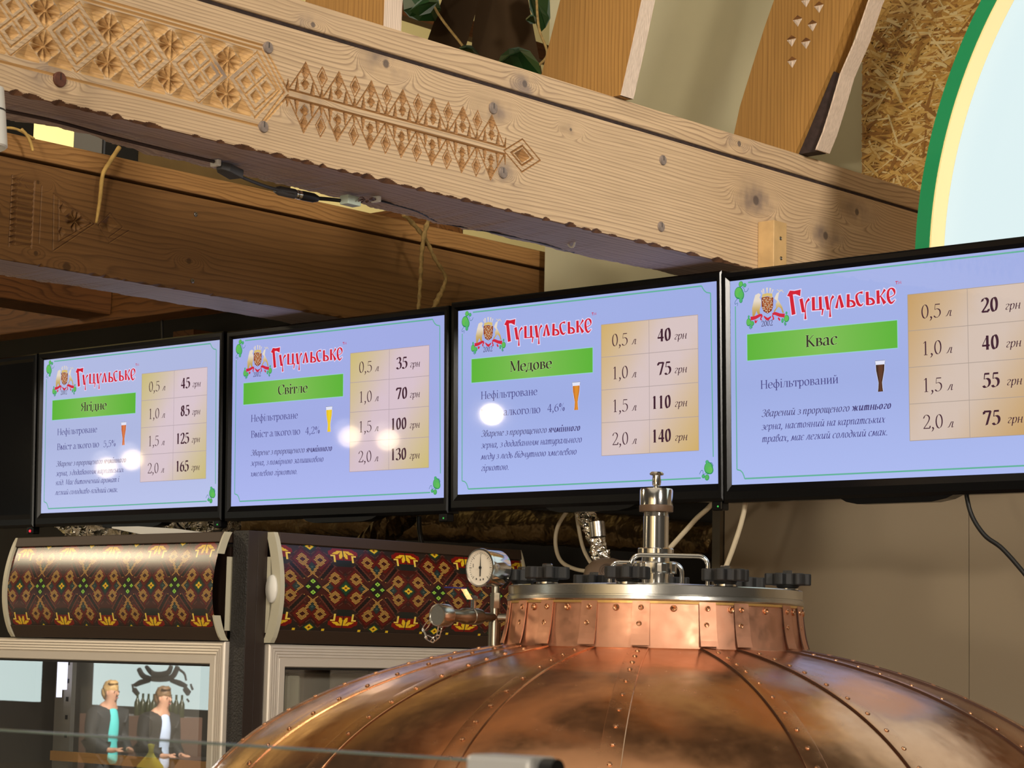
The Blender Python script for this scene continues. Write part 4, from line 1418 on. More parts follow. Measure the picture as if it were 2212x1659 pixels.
for th in (-56, -38, -18, 3.2, 25.5, 42, 62, 80):
    a = math.radians(th)
    nr = RV * math.sin(a) + TV * math.cos(a)
    Mx = Matrix.Translation(kp(th, .2212, 2.170)) @ nr.to_track_quat('Z', 'Y').to_matrix().to_4x4()
    put(MB().lathe([(.0050, -.002), (.0048, .0010), (.0036, .0022), (.0018, .0016), (1e-4, -.001)], 12, Mx, cap=False), 'rivet', M_RIVET, kt, smooth=True, angle=40)
put(MB().lathe([(.2150, 2.1765), (.2215, 2.1765), (.2215, 2.1800), (.2150, 2.1800)], 128, KT), 'gasket', M_BRASS, kt)
lid = put(MB().lathe([(.2140, 2.1802), (.2215, 2.1804), (.2228, 2.1825), (.2222, 2.1868), (.2190, 2.1874), (.2190, 2.1890), (.2205, 2.1895), (.2208, 2.2022), (.2196, 2.2034), (.1500, 2.2034), (.1200, 2.2080), (.02, 2.2125), (1e-4, 2.2125)], 160, KT), 'lid', M_STEEL, kt, smooth=True, angle=30)
# star grips
for th in (-55, -15, 26, 73, 133, 170, 205, 263):
    c = kp(th, .201, 0)
    b = MB()
    out = []
    n = 84
    ph = math.radians(th * 1.7)
    for k in range(n):
        a = 2 * math.pi * k / n
        w = math.cos(6 * a + ph)
        r = .0295 + .0050 * math.tanh(2.6 * w)
        out.append((c.x + r * math.cos(a), c.y + r * math.sin(a)))
    b.prism(out, 2.2110, 2.2282, 'z')
    b.lathe([(.0155, 2.2068), (.0175, 2.2112)], 24, Matrix.Translation((c.x, c.y, 0)))
    g = put(b, 'star_grip', plain('black_rubber', (15, 15, 16), .62, bump=.3, bscale=500, bdist=.0006) if th == -55 else bpy.data.materials['black_rubber'], kt, bevel=.0016)
    b = MB()
    b.lathe([(.0080, 2.2272), (.0080, 2.2318), (.0066, 2.2330), (1e-4, 2.2330)], 6, Matrix.Translation((c.x, c.y, 0)))
    b.lathe([(.0160, 2.2034), (.0160, 2.2062), (.0090, 2.2064), (.0090, 2.2110)], 24, Matrix.Translation((c.x, c.y, 0)))
    sub(b, 'bolt', M_CHROME, g, kt, smooth=True, angle=30)
# relief valve in the middle of the lid
b = MB()
b.lathe([(.0200, 2.2105), (.0212, 2.2256), (.0316, 2.2262), (.0318, 2.2275), (.0318, 2.2415), (.0300, 2.2430), (.0215, 2.2438), (.0205, 2.2545), (.0180, 2.2546)], 48, KT)
b.lathe([(.0180, 2.2545), (.0270, 2.2550), (.0270, 2.2630), (.0255, 2.2642), (.0194, 2.2648), (.0192, 2.3118), (.0198, 2.3120)], 48, KT)
tp = [(.0186, 2.3118)]
for i in range(5):
    tp += [(.0190, 2.3124 + i * .0016), (.0180, 2.3132 + i * .0016)]
b.lathe(tp, 40, KT)
vv = put(b, 'relief_valve', M_CHROME, kt, smooth=True, angle=32)
b = MB()
n8 = [(KC.x + .0318 / math.cos(math.pi / 8) * .985 * math.cos(a + .2), KC.y + .0318 / math.cos(math.pi / 8) * .985 * math.sin(a + .2)) for a in [k * math.pi / 4 for k in range(8)]]
b.prism(n8, 2.2272, 2.2418, 'z')
sub(b, 'union_nut', M_CHROME, vv, kt, bevel=.0015)
b = MB()
n6 = [(KC.x + .0285 * math.cos(a + .35), KC.y + .0285 * math.sin(a + .35)) for a in [k * math.pi / 3 for k in range(6)]]
b.prism(n6, 2.2552, 2.2636, 'z')
sub(b, 'hex_nut', M_CHROME, vv, kt, bevel=.001)
sub(MB().lathe([(.0200, 2.3186), (.0252, 2.3190), (.0256, 2.3200), (.0256, 2.3282), (.0246, 2.3292)], 48, KT), 'seal_ring', M_BROWN, vv, kt, smooth=True, angle=35)
sub(MB().lathe([(.0249, 2.3290), (.0249, 2.3515), (.0238, 2.3540), (.0060, 2.3546), (.0042, 2.3550), (.0042, 2.3580), (.0060, 2.3590), (.0068, 2.3640), (.0062, 2.3742), (.0102, 2.3752), (.0108, 2.3772), (.0085, 2.3796), (1e-4, 2.3800)], 40, KT), 'cap', M_CHROME, vv, kt, smooth=True, angle=32)
# two bent handles
for l0, l1, tt, zt, zb in ((-.040, .0735, .062, 2.2510, 2.2045), (-.066, .0440, -.052, 2.2440, 2.2045)):
    def hp(l, z):
        return KC + RV * l + TV * tt + Vector((0, 0, z))
    rr = .014
    path = [hp(l0, zb)] + [hp(l0 + rr - rr * math.cos(a), zt - rr + rr * math.sin(a)) for a in [k * math.pi / 14 for k in range(8)]] + [hp(l1 - rr + rr * math.sin(a), zt - rr + rr * math.cos(a)) for a in [k * math.pi / 14 for k in range(8)]] + [hp(l1, zb)]
    put(MB().tube(path, .0034, 12), 'handle', M_CHROME, kt, smooth=True, angle=60)
# pressure gauge and sampling valve at the left of the collar
GP = KC + RV * -.2400
gz = 2.2285
gc = Vector((GP.x - .0005, GP.y - .018, gz))
MxG = Matrix.Translation(gc) @ RX(90)
b = MB()
b.tube([(GP.x, GP.y, 2.100), (GP.x, GP.y, 2.148)], .0095, 20)
b.tube([(GP.x, GP.y, 2.146), (GP.x, GP.y, 2.170)], .0072, 20)
b.prism([(GP.x + .0080 * math.cos(k * math.pi / 3), GP.y + .0080 * math.sin(k * math.pi / 3)) for k in range(6)], 2.169, 2.192, 'z')
b.tube([(GP.x, GP.y, 2.191), (GP.x, GP.y, 2.205)], .0058, 16)
b.tube([GP + Vector((0, 0, 2.1555)), GP + RV * .03 + Vector((0, 0, 2.1555))], .0062, 14)
put(b, 'stand_pipe', M_STEELD, kt, smooth=True, angle=40)
b = MB()
b.lathe([(1e-4, -.024), (.0262, -.024), (.0272, -.022), (.0272, .012), (.0286, .0125), (.0290, .0150), (.0286, .0180), (.0262, .0185), (.0258, .0150)], 56, MxG, cap=False)
ga = put(b, 'pressure_gauge', M_CHROME, kt, smooth=True, angle=35)
sub(MB().lathe([(.0259, .0155), (1e-4, .0155)], 48, MxG, cap=False), 'dial', plain('dial_face', (214, 206, 190), .6), ga, kt)
b = MB()
for k in range(31):
    a = math.radians(225 - k * 9)
    r0 = .0205 if k % 5 else .0185
    Mk = MxG @ Matrix.Rotation(a, 4, 'Z')
    b.box((r0, -.00022 if k % 5 else -.0004, .0156), (.0228, .00022 if k % 5 else .0004, .0158), 0, Mk)
for sx, sy in ((-.008, -.0168), (0, -.0180), (.006, -.0172)):
    b.box((sx - .0011, sy - .0014, .0156), (sx + .0011, sy + .0014, .0158), 0, MxG)
b.box((-.0155, .006, .0156), (-.0145, .0005, .0158), 0, MxG)
sub(b, 'dial_marks', M_GREY, ga, kt)
b = MB()
b.add([MxG @ Vector(p) for p in ((-.0011, -.013, .0166), (.0011, -.013, .0166), (.0013, -.002, .0166), (.0002, .019, .0166), (-.0002, .019, .0166), (-.0013, -.002, .0166))], [(0, 1, 2, 3, 4, 5)])
b.lathe([(.0022, .0160), (.0022, .0176), (1e-4, .0178)], 14, MxG)
sub(b, 'needle', M_BLACKM, ga, kt)
# sampling valve pointing towards -Y
TZ = 2.1555


def ypt(d, z=TZ, dx=0):
    return Vector((GP.x + dx, GP.y - d, z))


MxV = Matrix.Translation((GP.x, GP.y, TZ)) @ RX(90)
b = MB()
b.lathe([(.0066, 0), (.0066, .030), (.0108, .032), (.0124, .040), (.0126, .052), (.0118, .053), (.0122, .056), (.0118, .070), (.0092, .076), (.0092, .098), (.0100, .104)], 32, MxV)
sv = put(b, 'sampling_valve', M_STEELD, kt, smooth=True, angle=28)
sub(MB().lathe([(.0100, .102), (.0158, .103), (.0166, .105), (.0166, .124), (.0158, .1262), (.0140, .1266), (.0138, .1256), (1e-4, .1256)], 40, MxV), 'end_cap', M_STEEL, sv, kt, smooth=True, angle=30)
b = MB()
b.tube([ypt(.048, TZ + .011), ypt(.048, TZ + .031)], .0042, 12)
b.lathe([(.0066, TZ + .0258), (.0066, TZ + .0298), (1e-4, TZ + .0300)], 6, Matrix.Translation((GP.x, GP.y - .048, 0)))
sub(b, 'spindle', M_CHROME, sv, kt, smooth=True, angle=30)
lp = [(.036, TZ + .0250), (.056, TZ + .0250), (.070, TZ + .0400), (.106, TZ + .0402)]
b = MB()
for (d0, z0), (d1, z1) in zip(lp[:-1], lp[1:]):
    A = [ypt(d0, z0, -.0055), ypt(d0, z0, .0055), ypt(d1, z1, .0055), ypt(d1, z1, -.0055)]
    B = [p + Vector((0, 0, .0018)) for p in A]
    b.add(A + B, [(3, 2, 1, 0), (4, 5, 6, 7), (0, 1, 5, 4), (1, 2, 6, 5), (2, 3, 7, 6), (3, 0, 4, 7)], 1 if d0 > .06 else 0)
sub(b, 'lever', [M_CHROME, plain('blue_sleeve', (34, 38, 112), .35)], sv, kt)
cy = GP.y - .118
cpts = [(927, 1344), (915, 1360), (921, 1376), (935, 1384), (946, 1375), (950, 1359), (953, 1347)]
cw = [PY(x, y, cy) for x, y in cpts]
b = MB()
for i in range(len(cw) - 1):
    a, c = cw[i], cw[i + 1]
    ax = (c - a)
    L = ax.length / 2 + .0028
    ax.normalize()
    sd = Vector((0, 1, 0)).cross(ax) if i % 2 == 0 else Vector((0, 1, 0)) * .9 + Vector((0, 1, 0)).cross(ax) * .5
    sd.normalize()
    m = (a + c) / 2
    ring = [m + ax * (L * max(-1, min(1, 1.35 * math.cos(q)))) + sd * (.0034 * math.sin(q)) for q in [k * math.pi / 8 for k in range(17)]]
    b.tube(ring, .0008, 6, cap=False)
sub(b, 'chain', M_CHROME, sv, kt, smooth=True)

# ------------------------------------------------------------------ glass-door fridges
def glass_mat(name, refl, tint=(1, 1, 1), rough=0.0):
    k = NT(name)
    k.t.nodes.remove(k.p)
    tr = k.n('ShaderNodeBsdfTransparent')
    tr.inputs[0].default_value = (*tint, 1)
    gl = k.n('ShaderNodeBsdfGlossy')
    gl.inputs['Roughness'].default_value = rough
    fr = k.n('ShaderNodeFresnel')
    ge = k.n('ShaderNodeNewGeometry')
    io = k.n('ShaderNodeMapRange')
    io.inputs[3].default_value, io.inputs[4].default_value = 1.5, 1 / 1.5
    k.l(ge.outputs['Backfacing'], io.inputs[0])
    k.l(io.outputs[0], fr.inputs[0])
    mx = k.n('ShaderNodeMixShader')
    f = k.math('MINIMUM', k.math('ADD', k.math('MULTIPLY', fr.outputs[0], 1.6), refl), 1.0)
    k.l(f, mx.inputs[0])
    k.l(tr.outputs[0], mx.inputs[1])
    k.l(gl.outputs[0], mx.inputs[2])
    k.l(mx.outputs[0], k.out.inputs[0])
    return k.m


M_DOORGLASS = glass_mat('door_glass', .20, (.9, .92, .92))
M_PANE = glass_mat('counter_glass', .02, (.97, .985, .98))
M_FRAME = plain('champagne_aluminium', (216, 206, 192), .38, .25)
M_POST = plain('hammered_black', (40, 38, 37), .5, bump=1.0, bscale=210, bdist=.004)
M_FBROWN = plain('dark_brown_cabinet', (38, 26, 20), .42)
M_STRIP = plain('brown_strip', (56, 40, 28), .55)
M_CAPW = plain('off_white_cap', (196, 190, 166), .45)
M_INNER = plain('fridge_lining', (158, 150, 136), .6, var=.1, scale=6)
M_INDARK = plain('fridge_lining_dark', (84, 74, 60), .6)
M_PATTERN = attr_mat('embroidery_print', .25, spec=.5)


def stitch(i, j):
    """counted cross-stitch: i from a column centre, j from the middle row -> colour"""
    a = abs(((i + 34) % 68) - 34)
    b = abs(j)
    dark, red, red2, rose = (26, 18, 15), (92, 24, 17), (62, 22, 16), (98, 48, 36)
    yel, gold, grn, dg = (224, 184, 40), (206, 158, 78), (22, 62, 38), (30, 34, 30)

    def dia(ca, cb, ra, rb):
        return abs(a - ca) / ra + abs(b - cb) / rb
    for ca, cb in ((23, 13), (9, 37)):
        n = dia(ca, cb, 7.0, 9.6)
        if n < 1:
            if dia(ca, cb, 2.6, 3.4) < 1:
                return red2
            return gold if (i + j) % 2 == 0 else dark
    # bands joining them, laid like a hook round the small diamonds
    on = (0 <= b <= 10 and abs(a - (11 + b * .85)) < 1.7) or (17 <= b <= 32 and abs(a - (b - 17) * .50) < 1.6) or (7 <= b <= 17 and abs(a - (b - 17) * -.0 - (b - 6) * -.55 - 10) < 1.0 and False)
    if on:
        return gold if (i + j) % 2 == 0 else dark
    if 11 <= b <= 17 and abs(a - (17 - b) * 1.4) < 1.0:
        return gold if (i + j) % 2 == 0 else red2
    for ca, cb in ((0, 7.5), (5, 0)):
        n = abs(a - ca) + abs(b - cb)
        if n < 3.0:
            return (150, 206, 70) if n >= 1 else dark
    if dia(0, 0, 9.5, 14) < 1:
        return dark
    if dia(0, 0, 12, 18) < 1:
        return red2
    for ca, cb in ((17, 0), (0, 27)):
        if dia(ca, cb, 4.6, 6.4) < 1:
            return (36, 50, 48) if abs(a - ca) + abs(b - cb) > 1.5 else (60, 84, 80)
    # middle flower
    m = abs(a - 34)
    n = m + b
    if n < 4.6 and (m < 1.6 or b < 1.6 or n < 3.2):
        return yel if n > 1 else red
    if dia(34, 0, 6.5, 9.5) < 1:
        return grn
    if dia(34, 0, 8, 12) < 1:
        return dg
    # upright star flowers between the columns
    db = b - 52
    m = 34 - a
    p1 = abs(m - (-(db) * .24 + .6))
    if -11 <= db <= -1 and p1 < 1.9 * (1 - abs(db + 6) / 6.5) + .5 and m > .6:
        return yel
    p2 = abs(db - (-m * .55))
    if 2 <= m <= 11 and abs(db + m * .42 + .5) < 1.9 * (1 - abs(m - 6.5) / 6) + .4:
        return yel
    if (36 <= b <= 45 and abs(m - 9.2) < 1.1) or (abs(b - 44.4) < 1.1 and 9 <= m <= 13.5):
        return (230, 200, 84)
    if b > 38 and m < 15.5 - max(0, (44 - b)) * .6 - max(0, b - 50) * 1.3 and b < 55 and m > 0:
        return (120, 22, 16) if m < 8.3 or b > 45.5 else red2
    if 30 <= b < 44 and m < 8:
        return dg
    # small flower on the edges
    n = a + abs(b - 55)
    if n < 4.4:
        return yel if n > 1 else red
    if n < 6.5:
        return grn
    if abs(a - 15) < 1.2 and b > 56:
        return yel
    # slanted bars
    t = ((a - 9) * 12 + (b - 12) * 18) / (12 * 12 + 18 * 18)
    if -.05 < t < 1.05:
        d = abs((a - 9) * 18 - (b - 12) * 12) / 21.6
        if d < 2.0:
            return dark
        if d < 3.4:
            return rose
        if d < 5:
            return red2
    for ca, cb in ((23, 13), (9, 37)):
        n = dia(ca, cb, 7.5, 10)
        if n < 1.40:
            return red
        if n < 1.75:
            return red2
        if n < 1.90 and (i + j) % 2 == 0:
            return (92, 60, 48)
    if b < 30:
        return red2 if dia(34, 0, 15, 22) > 1 else (48, 26, 20)
    return (44, 34, 28)


SPR = {}


def canopy(root, x0, x1, zb, zt, zmid, sw, sh, xc, bulge):
    """bowed lamp canopy over the door: printed front, rails and end caps (local: x along, -y outwards)"""
    strip_t, strip_b = .021, .026

    def yo(z):
        u = (z - zb) / (zt - zb)
        return -.012 - bulge * (math.sin(math.pi * min(1, max(0, u)) ** .9)) ** .8
    i0, i1 = math.floor((x0 - xc) / sw) + 1, math.floor((x1 - xc) / sw)
    j0, j1 = math.ceil((zb + strip_b - zmid) / sh), math.floor((zt - strip_t - zmid) / sh)
    b = MB()
    ncol = i1 - i0
    vs = []
    for j in range(j0, j1 + 1):
        z = zmid + j * sh
        for i in range(i0, i1 + 1):
            vs.append((xc + i * sw, yo(z), z))
    fs, cs = [], []
    w = ncol + 1
    base = len(b.v)
    b.v.extend(vs)
    b.use_c = True
    for j in range(j1 - j0):
        for i in range(ncol):
            b.f.append((j * w + i, j * w + i + 1, (j + 1) * w + i + 1, (j + 1) * w + i))
            b.m.append(0)
            key = ((i + i0) % 68, abs(j + j0), )
            if key not in SPR:
                SPR[key] = lin(stitch(i + i0, j + j0))
            b.c.append(SPR[key])
    c = b.build('canopy', M_PATTERN, root, smooth=True)
    b = MB()
    ztop, zbot = zmid + j1 * sh, zmid + j0 * sh
    b.prism([(yo(ztop) - .004, ztop), (yo(ztop) - .004, ztop + .002), (-.022, zt), (.045, zt), (.045, ztop)], x0, x1, 'x')
    b.prism([(yo(zbot) - .003, zbot), (-.016, zb), (.045, zb), (.045, zbot)], x0, x1, 'x')
    o = b.build('canopy_rail', M_STRIP, c, bevel=.0015)
    zs = [zb + (zt - zb) * k / 20 for k in range(21)]
    for xa, xb, thin in ((x0 - .012, x0 - .0005, False), (x1 + .0005, x1 + .005, True)):
        b = MB()
        if thin:   # far cap: only its upper and lower corners stand proud
            for za_, zb_ in ((zt - .045, zt), (zb, zb + .05)):
                q = [za_ + (zb_ - za_) * k / 6 for k in range(7)]
                b.prism([(yo(z) - .006, z) for z in q] + [(yo(z) + .012, z) for z in q[::-1]], xa, xb, 'x')
        else:
            prof = [(yo(z) - .006, z) for z in zs] + [(yo(z) + .018, z) for z in zs[::-1]]
            b.prism(prof, xa, xb, 'x')
        b.box((xa + .002, -.01, zb + .02), (xb - .002, .045, zt - .05), 0)
        b.build('end_cap', M_CAPW, c)
    b = MB()
    b.box((x0, .0, zb + .004), (x1, .045, zt - .03))
    b.build('lamp_box', M_FBROWN, c)
    return c


def door(root, xa, xb, za, zb, hinge=None):
    """aluminium glass door (local x xa..xb, z za..zb, front at y=0)"""
    w, h = xb - xa, zb - za
    prof = [(0, -.02), (0, .008), (.003, .011)]
    for k in range(4):
        q = .004 + k * .0058
        prof += [(q, .011), (q + .0035, .0118), (q + .0040, .0085), (q + .0056, .0085)]
    prof += [(.0290, .0105), (.0440, .0100), (.0460, .0060), (.0460, -.012)]
    c = MB()
    ring_frame(c, w, h, prof)
    b = MB()
    cx = (xa + xb) / 2
    b.add([(x + cx, -z, y + za) for x, y, z in c.v], c.f)
    d = b.build('door', M_FRAME, root)
    c = MB()
    ring_frame(c, w - .092, h - .092, [(0, -.010), (0, .0045), (.0045, .0045), (.0045, -.012)])
    b = MB()
    b.add([(x + cx, -z, y + za + .046) for x, y, z in c.v], c.f)
    b.build('gasket', M_BLACKM, d)
    b = MB()
    e = .0505
    b.add([(xa + e, .001, za + e), (xb - e, .001, za + e), (xb - e, .001, zb - e), (xa + e, .001, zb - e)], [(0, 1, 2, 3)])
    b.build('glass', M_DOORGLASS, d)
    return d


fa = thing('glass_door_fridge', 'dark fridge with a tall glass door reflecting two people, left of the corner', 'fridge', (-3.5, 3.05, 0), 0, 'fridges with embroidered canopies')
door(fa, -1.02, 0.0, .25, 2.1141)
zc_a = PY(88, 1267, 3.01).z
xc_a = PY(88, 1267, 3.01).x + 3.5
canopy(fa, -.698, -.006, 2.1142 + .002, 2.3353, zc_a, .00222, .0016, xc_a, .030)
b = MB()
b.box((.001, .0, .02), (.048, .0245, 2.338))
b.build('corner_post', M_POST, fa, bevel=.003)
b = MB()
b.box((-.752, .012, 2.118), (-.712, .06, 2.335))
b.build('side_board', M_STRIP, fa, bevel=.002)
b = MB()   # hollow cabinet: floor plan cut back at the corner so that the neighbour fits
pl = [(-1.02, .021), (-1.02, .55), (-.42, .55), (-.42, .44), (-.03, .062), (-.0, .021)]
for (xa, ya), (xb_, yb) in zip(pl[:-1], pl[1:]):
    dx, dy = xb_ - xa, yb - ya
    L = math.hypot(dx, dy)
    nx, ny = dy / L * .012, -dx / L * .012
    b.prism([(xa, ya), (xb_, yb), (xb_ + nx, yb + ny), (xa + nx, ya + ny)], .02, 2.112, 'z', 1)
b.prism(pl, .02, .24, 'z', 0)
b.prism(pl, 2.0925, 2.1125, 'z', 0)
b.box((-.70, .061, 2.113), (-.36, .30, 2.325), 0)
b.build('cabinet', [M_FBROWN, M_INDARK], fa)
fl = bpy.data.lights.new('fridge_lamp', 'POINT')
fl.energy = .9
fl.shadow_soft_size = .02
fl.color = (.95, .97, 1.0)
flo = bpy.data.objects.new('fridge_lamp', fl)
COL.objects.link(flo)
flo.location = (-4.06, 3.20, 2.05)
# lining, shelf rails, light strips and shelf seen through the glass
b = MB()
b.box((-.78, .44, .3), (-.60, .53, 2.09), 0)
b.box((-.965, .30, .3), (-.80, .53, 2.09), 0)
o = b.build('inner_lining', M_INNER, fa)
b = MB()
px = PY(146, 1500, 3.30).x + 3.5
b.box((px - .014, .25, .4), (px + .014, .262, 2.09), 0)
for k in range(40):
    z = .5 + k * .042
    b.box((px - .004, .2485, z), (px + .004, .2501, z + .010), 1)
b.build('shelf_rail', [M_INNER, M_BLACKM], fa)
b = MB()
for q in (-.006, .012):
    b.box((px + q - .0045, .225, 1.985 + q), (px + q + .0045, .235, 2.085), 0)
b.build('light_strip', emit('cool_tube', (230, 230, 255), 2.2), fa)
b = MB()
zz = PY(180, 1638, 3.22).z
b.box((-.80, .17, zz - .010), (-.20, .182, zz + .012), 0)
b.box((-.80, .182, zz - .006), (-.44, .42, zz + .004), 1)
b.box((-.437, .182, zz - .006), (-.20, .25, zz + .004), 1)
b.build('shelf', [plain('orange_price_rail', (212, 150, 70), .5), M_INNER], fa)

fb = thing('glass_door_fridge', 'dark fridge with embroidered canopy behind the copper kettle, right of the corner', 'fridge', (-3.45, 3.05, 0), math.pi / 2, 'fridges with embroidered canopies')
door(fb, .056, .83, .25, 2.111)
zc_b = PX(673.5, 1268, -3.415).z
xc_b = PX(673.5, 1268, -3.415).y - 3.05
canopy(fb, .062, .80, 2.1135, 2.337, zc_b, .00273, .00150, xc_b, .026)
b = MB()
b.box((.0, .0, .02), (.0005, .0005, .03))
b = MB()
b.box((.0258, .0, .02), (.052, .048, 2.338))
b.box((-.0005, .0, .02), (.0255, .0015, 2.3375))
b.build('corner_post', plain('smooth_dark_brown', (44, 33, 28), .45), fb, bevel=.001)
b = MB()
pl = [(.056, .021), (.088, .062), (.44, .41), (.46, .43), (.83, .43), (.83, .021)]
for (xa, ya), (xb_, yb) in zip(pl[:-1], pl[1:]):
    dx, dy = xb_ - xa, yb - ya
    L = math.hypot(dx, dy)
    nx, ny = dy / L * .012, -dx / L * .012
    b.prism([(xa, ya), (xb_, yb), (xb_ + nx, yb + ny), (xa + nx, ya + ny)], .02, 2.109, 'z', 1)
b.prism(pl, .02, .24, 'z', 0)
b.prism(pl, 2.0895, 2.1095, 'z', 0)
b.box((.40, .061, 2.111), (.78, .30, 2.325), 0)
b.build('cabinet', [M_FBROWN, M_INDARK], fb)
b = MB()
b.box((.17, .055, 1.93), (.62, .11, 2.055), 0)
b.box((.15, .035, 1.96), (.19, .055, 2.05), 1)
b.build('cooling_unit', [M_INNER, M_CAPW], fb, bevel=.008)
b = MB()
for k in range(24):
    b.box((.16 + k * .018, .10, 1.70), (.162 + k * .018, .103, 1.92))
for k in range(9):
    b.box((.15, .098, 1.72 + k * .024), (.62, .101, 1.722 + k * .024))
b.build('wire_guard', M_STEELD, fb)
# lamp end seen in the side of the second canopy
b = MB()
Mx = Matrix.Translation((.0485, -.020, 2.222)) @ RYm(-90)
b.lathe([(.022, -.002), (.020, .004), (1e-4, .006)], 24, Mx @ Matrix.Diagonal((1.35, .75, 1, 1)))
b.build('lamp_end', M_WHITE, fb, smooth=True)

# ------------------------------------------------------------------ ducts and foil under the screens
def foil(name, rgb, rough, strength=1.0, scale=26):
    k = NT(name)
    k.p.inputs['Base Color'].default_value = (*lin(rgb), 1)
    k.p.inputs['Metallic'].default_value = 1.0
    k.p.inputs['Roughness'].default_value = rough
    v = k.n('ShaderNodeTexVoronoi')
    v.inputs['Scale'].default_value = scale
    k.l(k.obj(), v.inputs['Vector'])
    h = k.math('ADD', v.outputs[0], k.noise(k.obj(), scale * 1.7, 3).outputs[0])
    k.bump(h, strength, .02)
    return k.m


M_FOIL = foil('silver_foil', (232, 228, 218), .22, 1.0, 24)
M_FOILB = foil('brown_foil', (96, 78, 52), .38, .9, 9)


def crumple(b, amp, seed):
    r = np.random.default_rng(seed)
    b.v = [(p[0] + r.normal(0, amp), p[1] + r.normal(0, amp), p[2] + r.normal(0, amp)) for p in b.v]
    return b


def simple(b, name, mat, label, cat, loc, group=None, **kw):
    return tag(b.build(name, mat, loc=loc, **kw), label, cat, group)


p = [PY(x, y, 4.46) for x, y in ((150, 1128), (480, 1120), (640, 1124), (800, 1128), (930, 1133), (1130, 1138), (1280, 1146), (1420, 1158), (1560, 1172))]
simple(crumple(MB().tube(smoothpath(p, 6), .046, 20), .0016, 3), 'air_duct', M_FOILB, 'long brown foil-wrapped duct running level under the lit screens', 'duct', p[4], smooth=True)
du = bpy.data.objects['air_duct']
for xx in (-5.4, -4.5):
    zz = min(p, key=lambda q_: abs(q_.x - xx)).z
    put(MB().tube([(xx, 4.44, zz), (xx, 4.39, 3.095)], .004, 6), 'hanger', M_CABLE, du)
p = [PY(x, y, 3.98) for x, y in ((890, 1092), (850, 1128), (800, 1180), (770, 1230))]
simple(crumple(MB().tube(smoothpath(p, 6), .037, 18), .003, 4), 'air_duct', M_FOILB, 'short slanting brown foil duct above the right-hand fridge canopy', 'duct', p[1], smooth=False)
du = bpy.data.objects['air_duct.001']
put(MB().tube([tuple(p[0]), (p[0].x, 4.32, 3.095)], .004, 6), 'hanger', M_CABLE, du)
p = [PY(x, y, 3.72) for x, y in ((128, 1128), (170, 1142), (240, 1150), (330, 1150), (420, 1140), (500, 1128))]
simple(crumple(MB().tube(smoothpath(p, 7), [.012 + .020 * min(1, k / 8) for k in range(36)], 16), .0046, 5), 'foil_bundle', M_FOIL, 'crumpled silver foil bundle lying over the left-hand fridge canopy', 'foil', p[2])
b = MB()
q = [PY(x, y, 3.45) for x, y in ((243, 1138), (300, 1137), (380, 1142), (440, 1150), (490, 1160))]
q2 = [PY(x, y, 3.45) for x, y in ((243, 1141), (300, 1153), (380, 1166), (440, 1168), (490, 1166))]
n = len(q)
b.add(q + q2, [(i, i + 1, n + i + 1, n + i) for i in range(n - 1)])
o = simple(b, 'plastic_strip', M_WHITE, 'pale bent plastic strip lying on the left-hand fridge in front of foil', 'strip', q[2])
sd = o.modifiers.new('thick', 'SOLIDIFY')
sd.thickness = .002
p = [PY(x, y, 3.665) for x, y in ((1258, 1097), (1268, 1118), (1282, 1150), (1296, 1195), (1298, 1208))]
vd = thing('air_duct', 'upright crumpled silver foil hose behind the kettle, left of its valve', 'duct', p[2])
put(crumple(MB().tube(smoothpath(p, 6), .0185, 16), .0022, 6), 'foil_sleeve', M_FOIL, vd)
p = [PY(x, y, 3.60) for x, y in ((1289, 1128), (1292, 1160))]
put(MB().tube(p, .0165, 20, cap=False), 'inner_tube', M_STEEL, vd, smooth=True)
c = PY(1312, 1238, 3.66)
bm_ = thing('pump_cover', 'brown rounded pump cover at the foot of the silver foil hose', 'cover', (c.x, c.y, 0))
b = MB()
Mx = Matrix.Translation((c.x, c.y, 0))
b.lathe([(.055, 0), (.055, .03), (.030, .05), (.030, 2.15), (.052, 2.20), (.054, 2.255), (.046, 2.285), (.030, 2.300), (.012, 2.305), (1e-4, 2.305)], 32, Mx)
put(b, 'cover', plain('brown_rubber', (96, 78, 62), .5), bm_, smooth=True, angle=60)
b = MB()
fv = Vector((.62, -.78, 0))
for r in (.006, .010, .014):
    cc = Vector((c.x, c.y, 2.277)) + fv * .049
    b.tube([cc + Vector((-fv.y, fv.x, 0)) * (r * math.cos(a)) + Vector((0, 0, r * math.sin(a))) for a in [k * math.pi / 12 for k in range(25)]], .0009, 6, cap=False)
put(b, 'moulded_rings', plain('brown_rubber_edge', (70, 56, 46), .5), bm_)
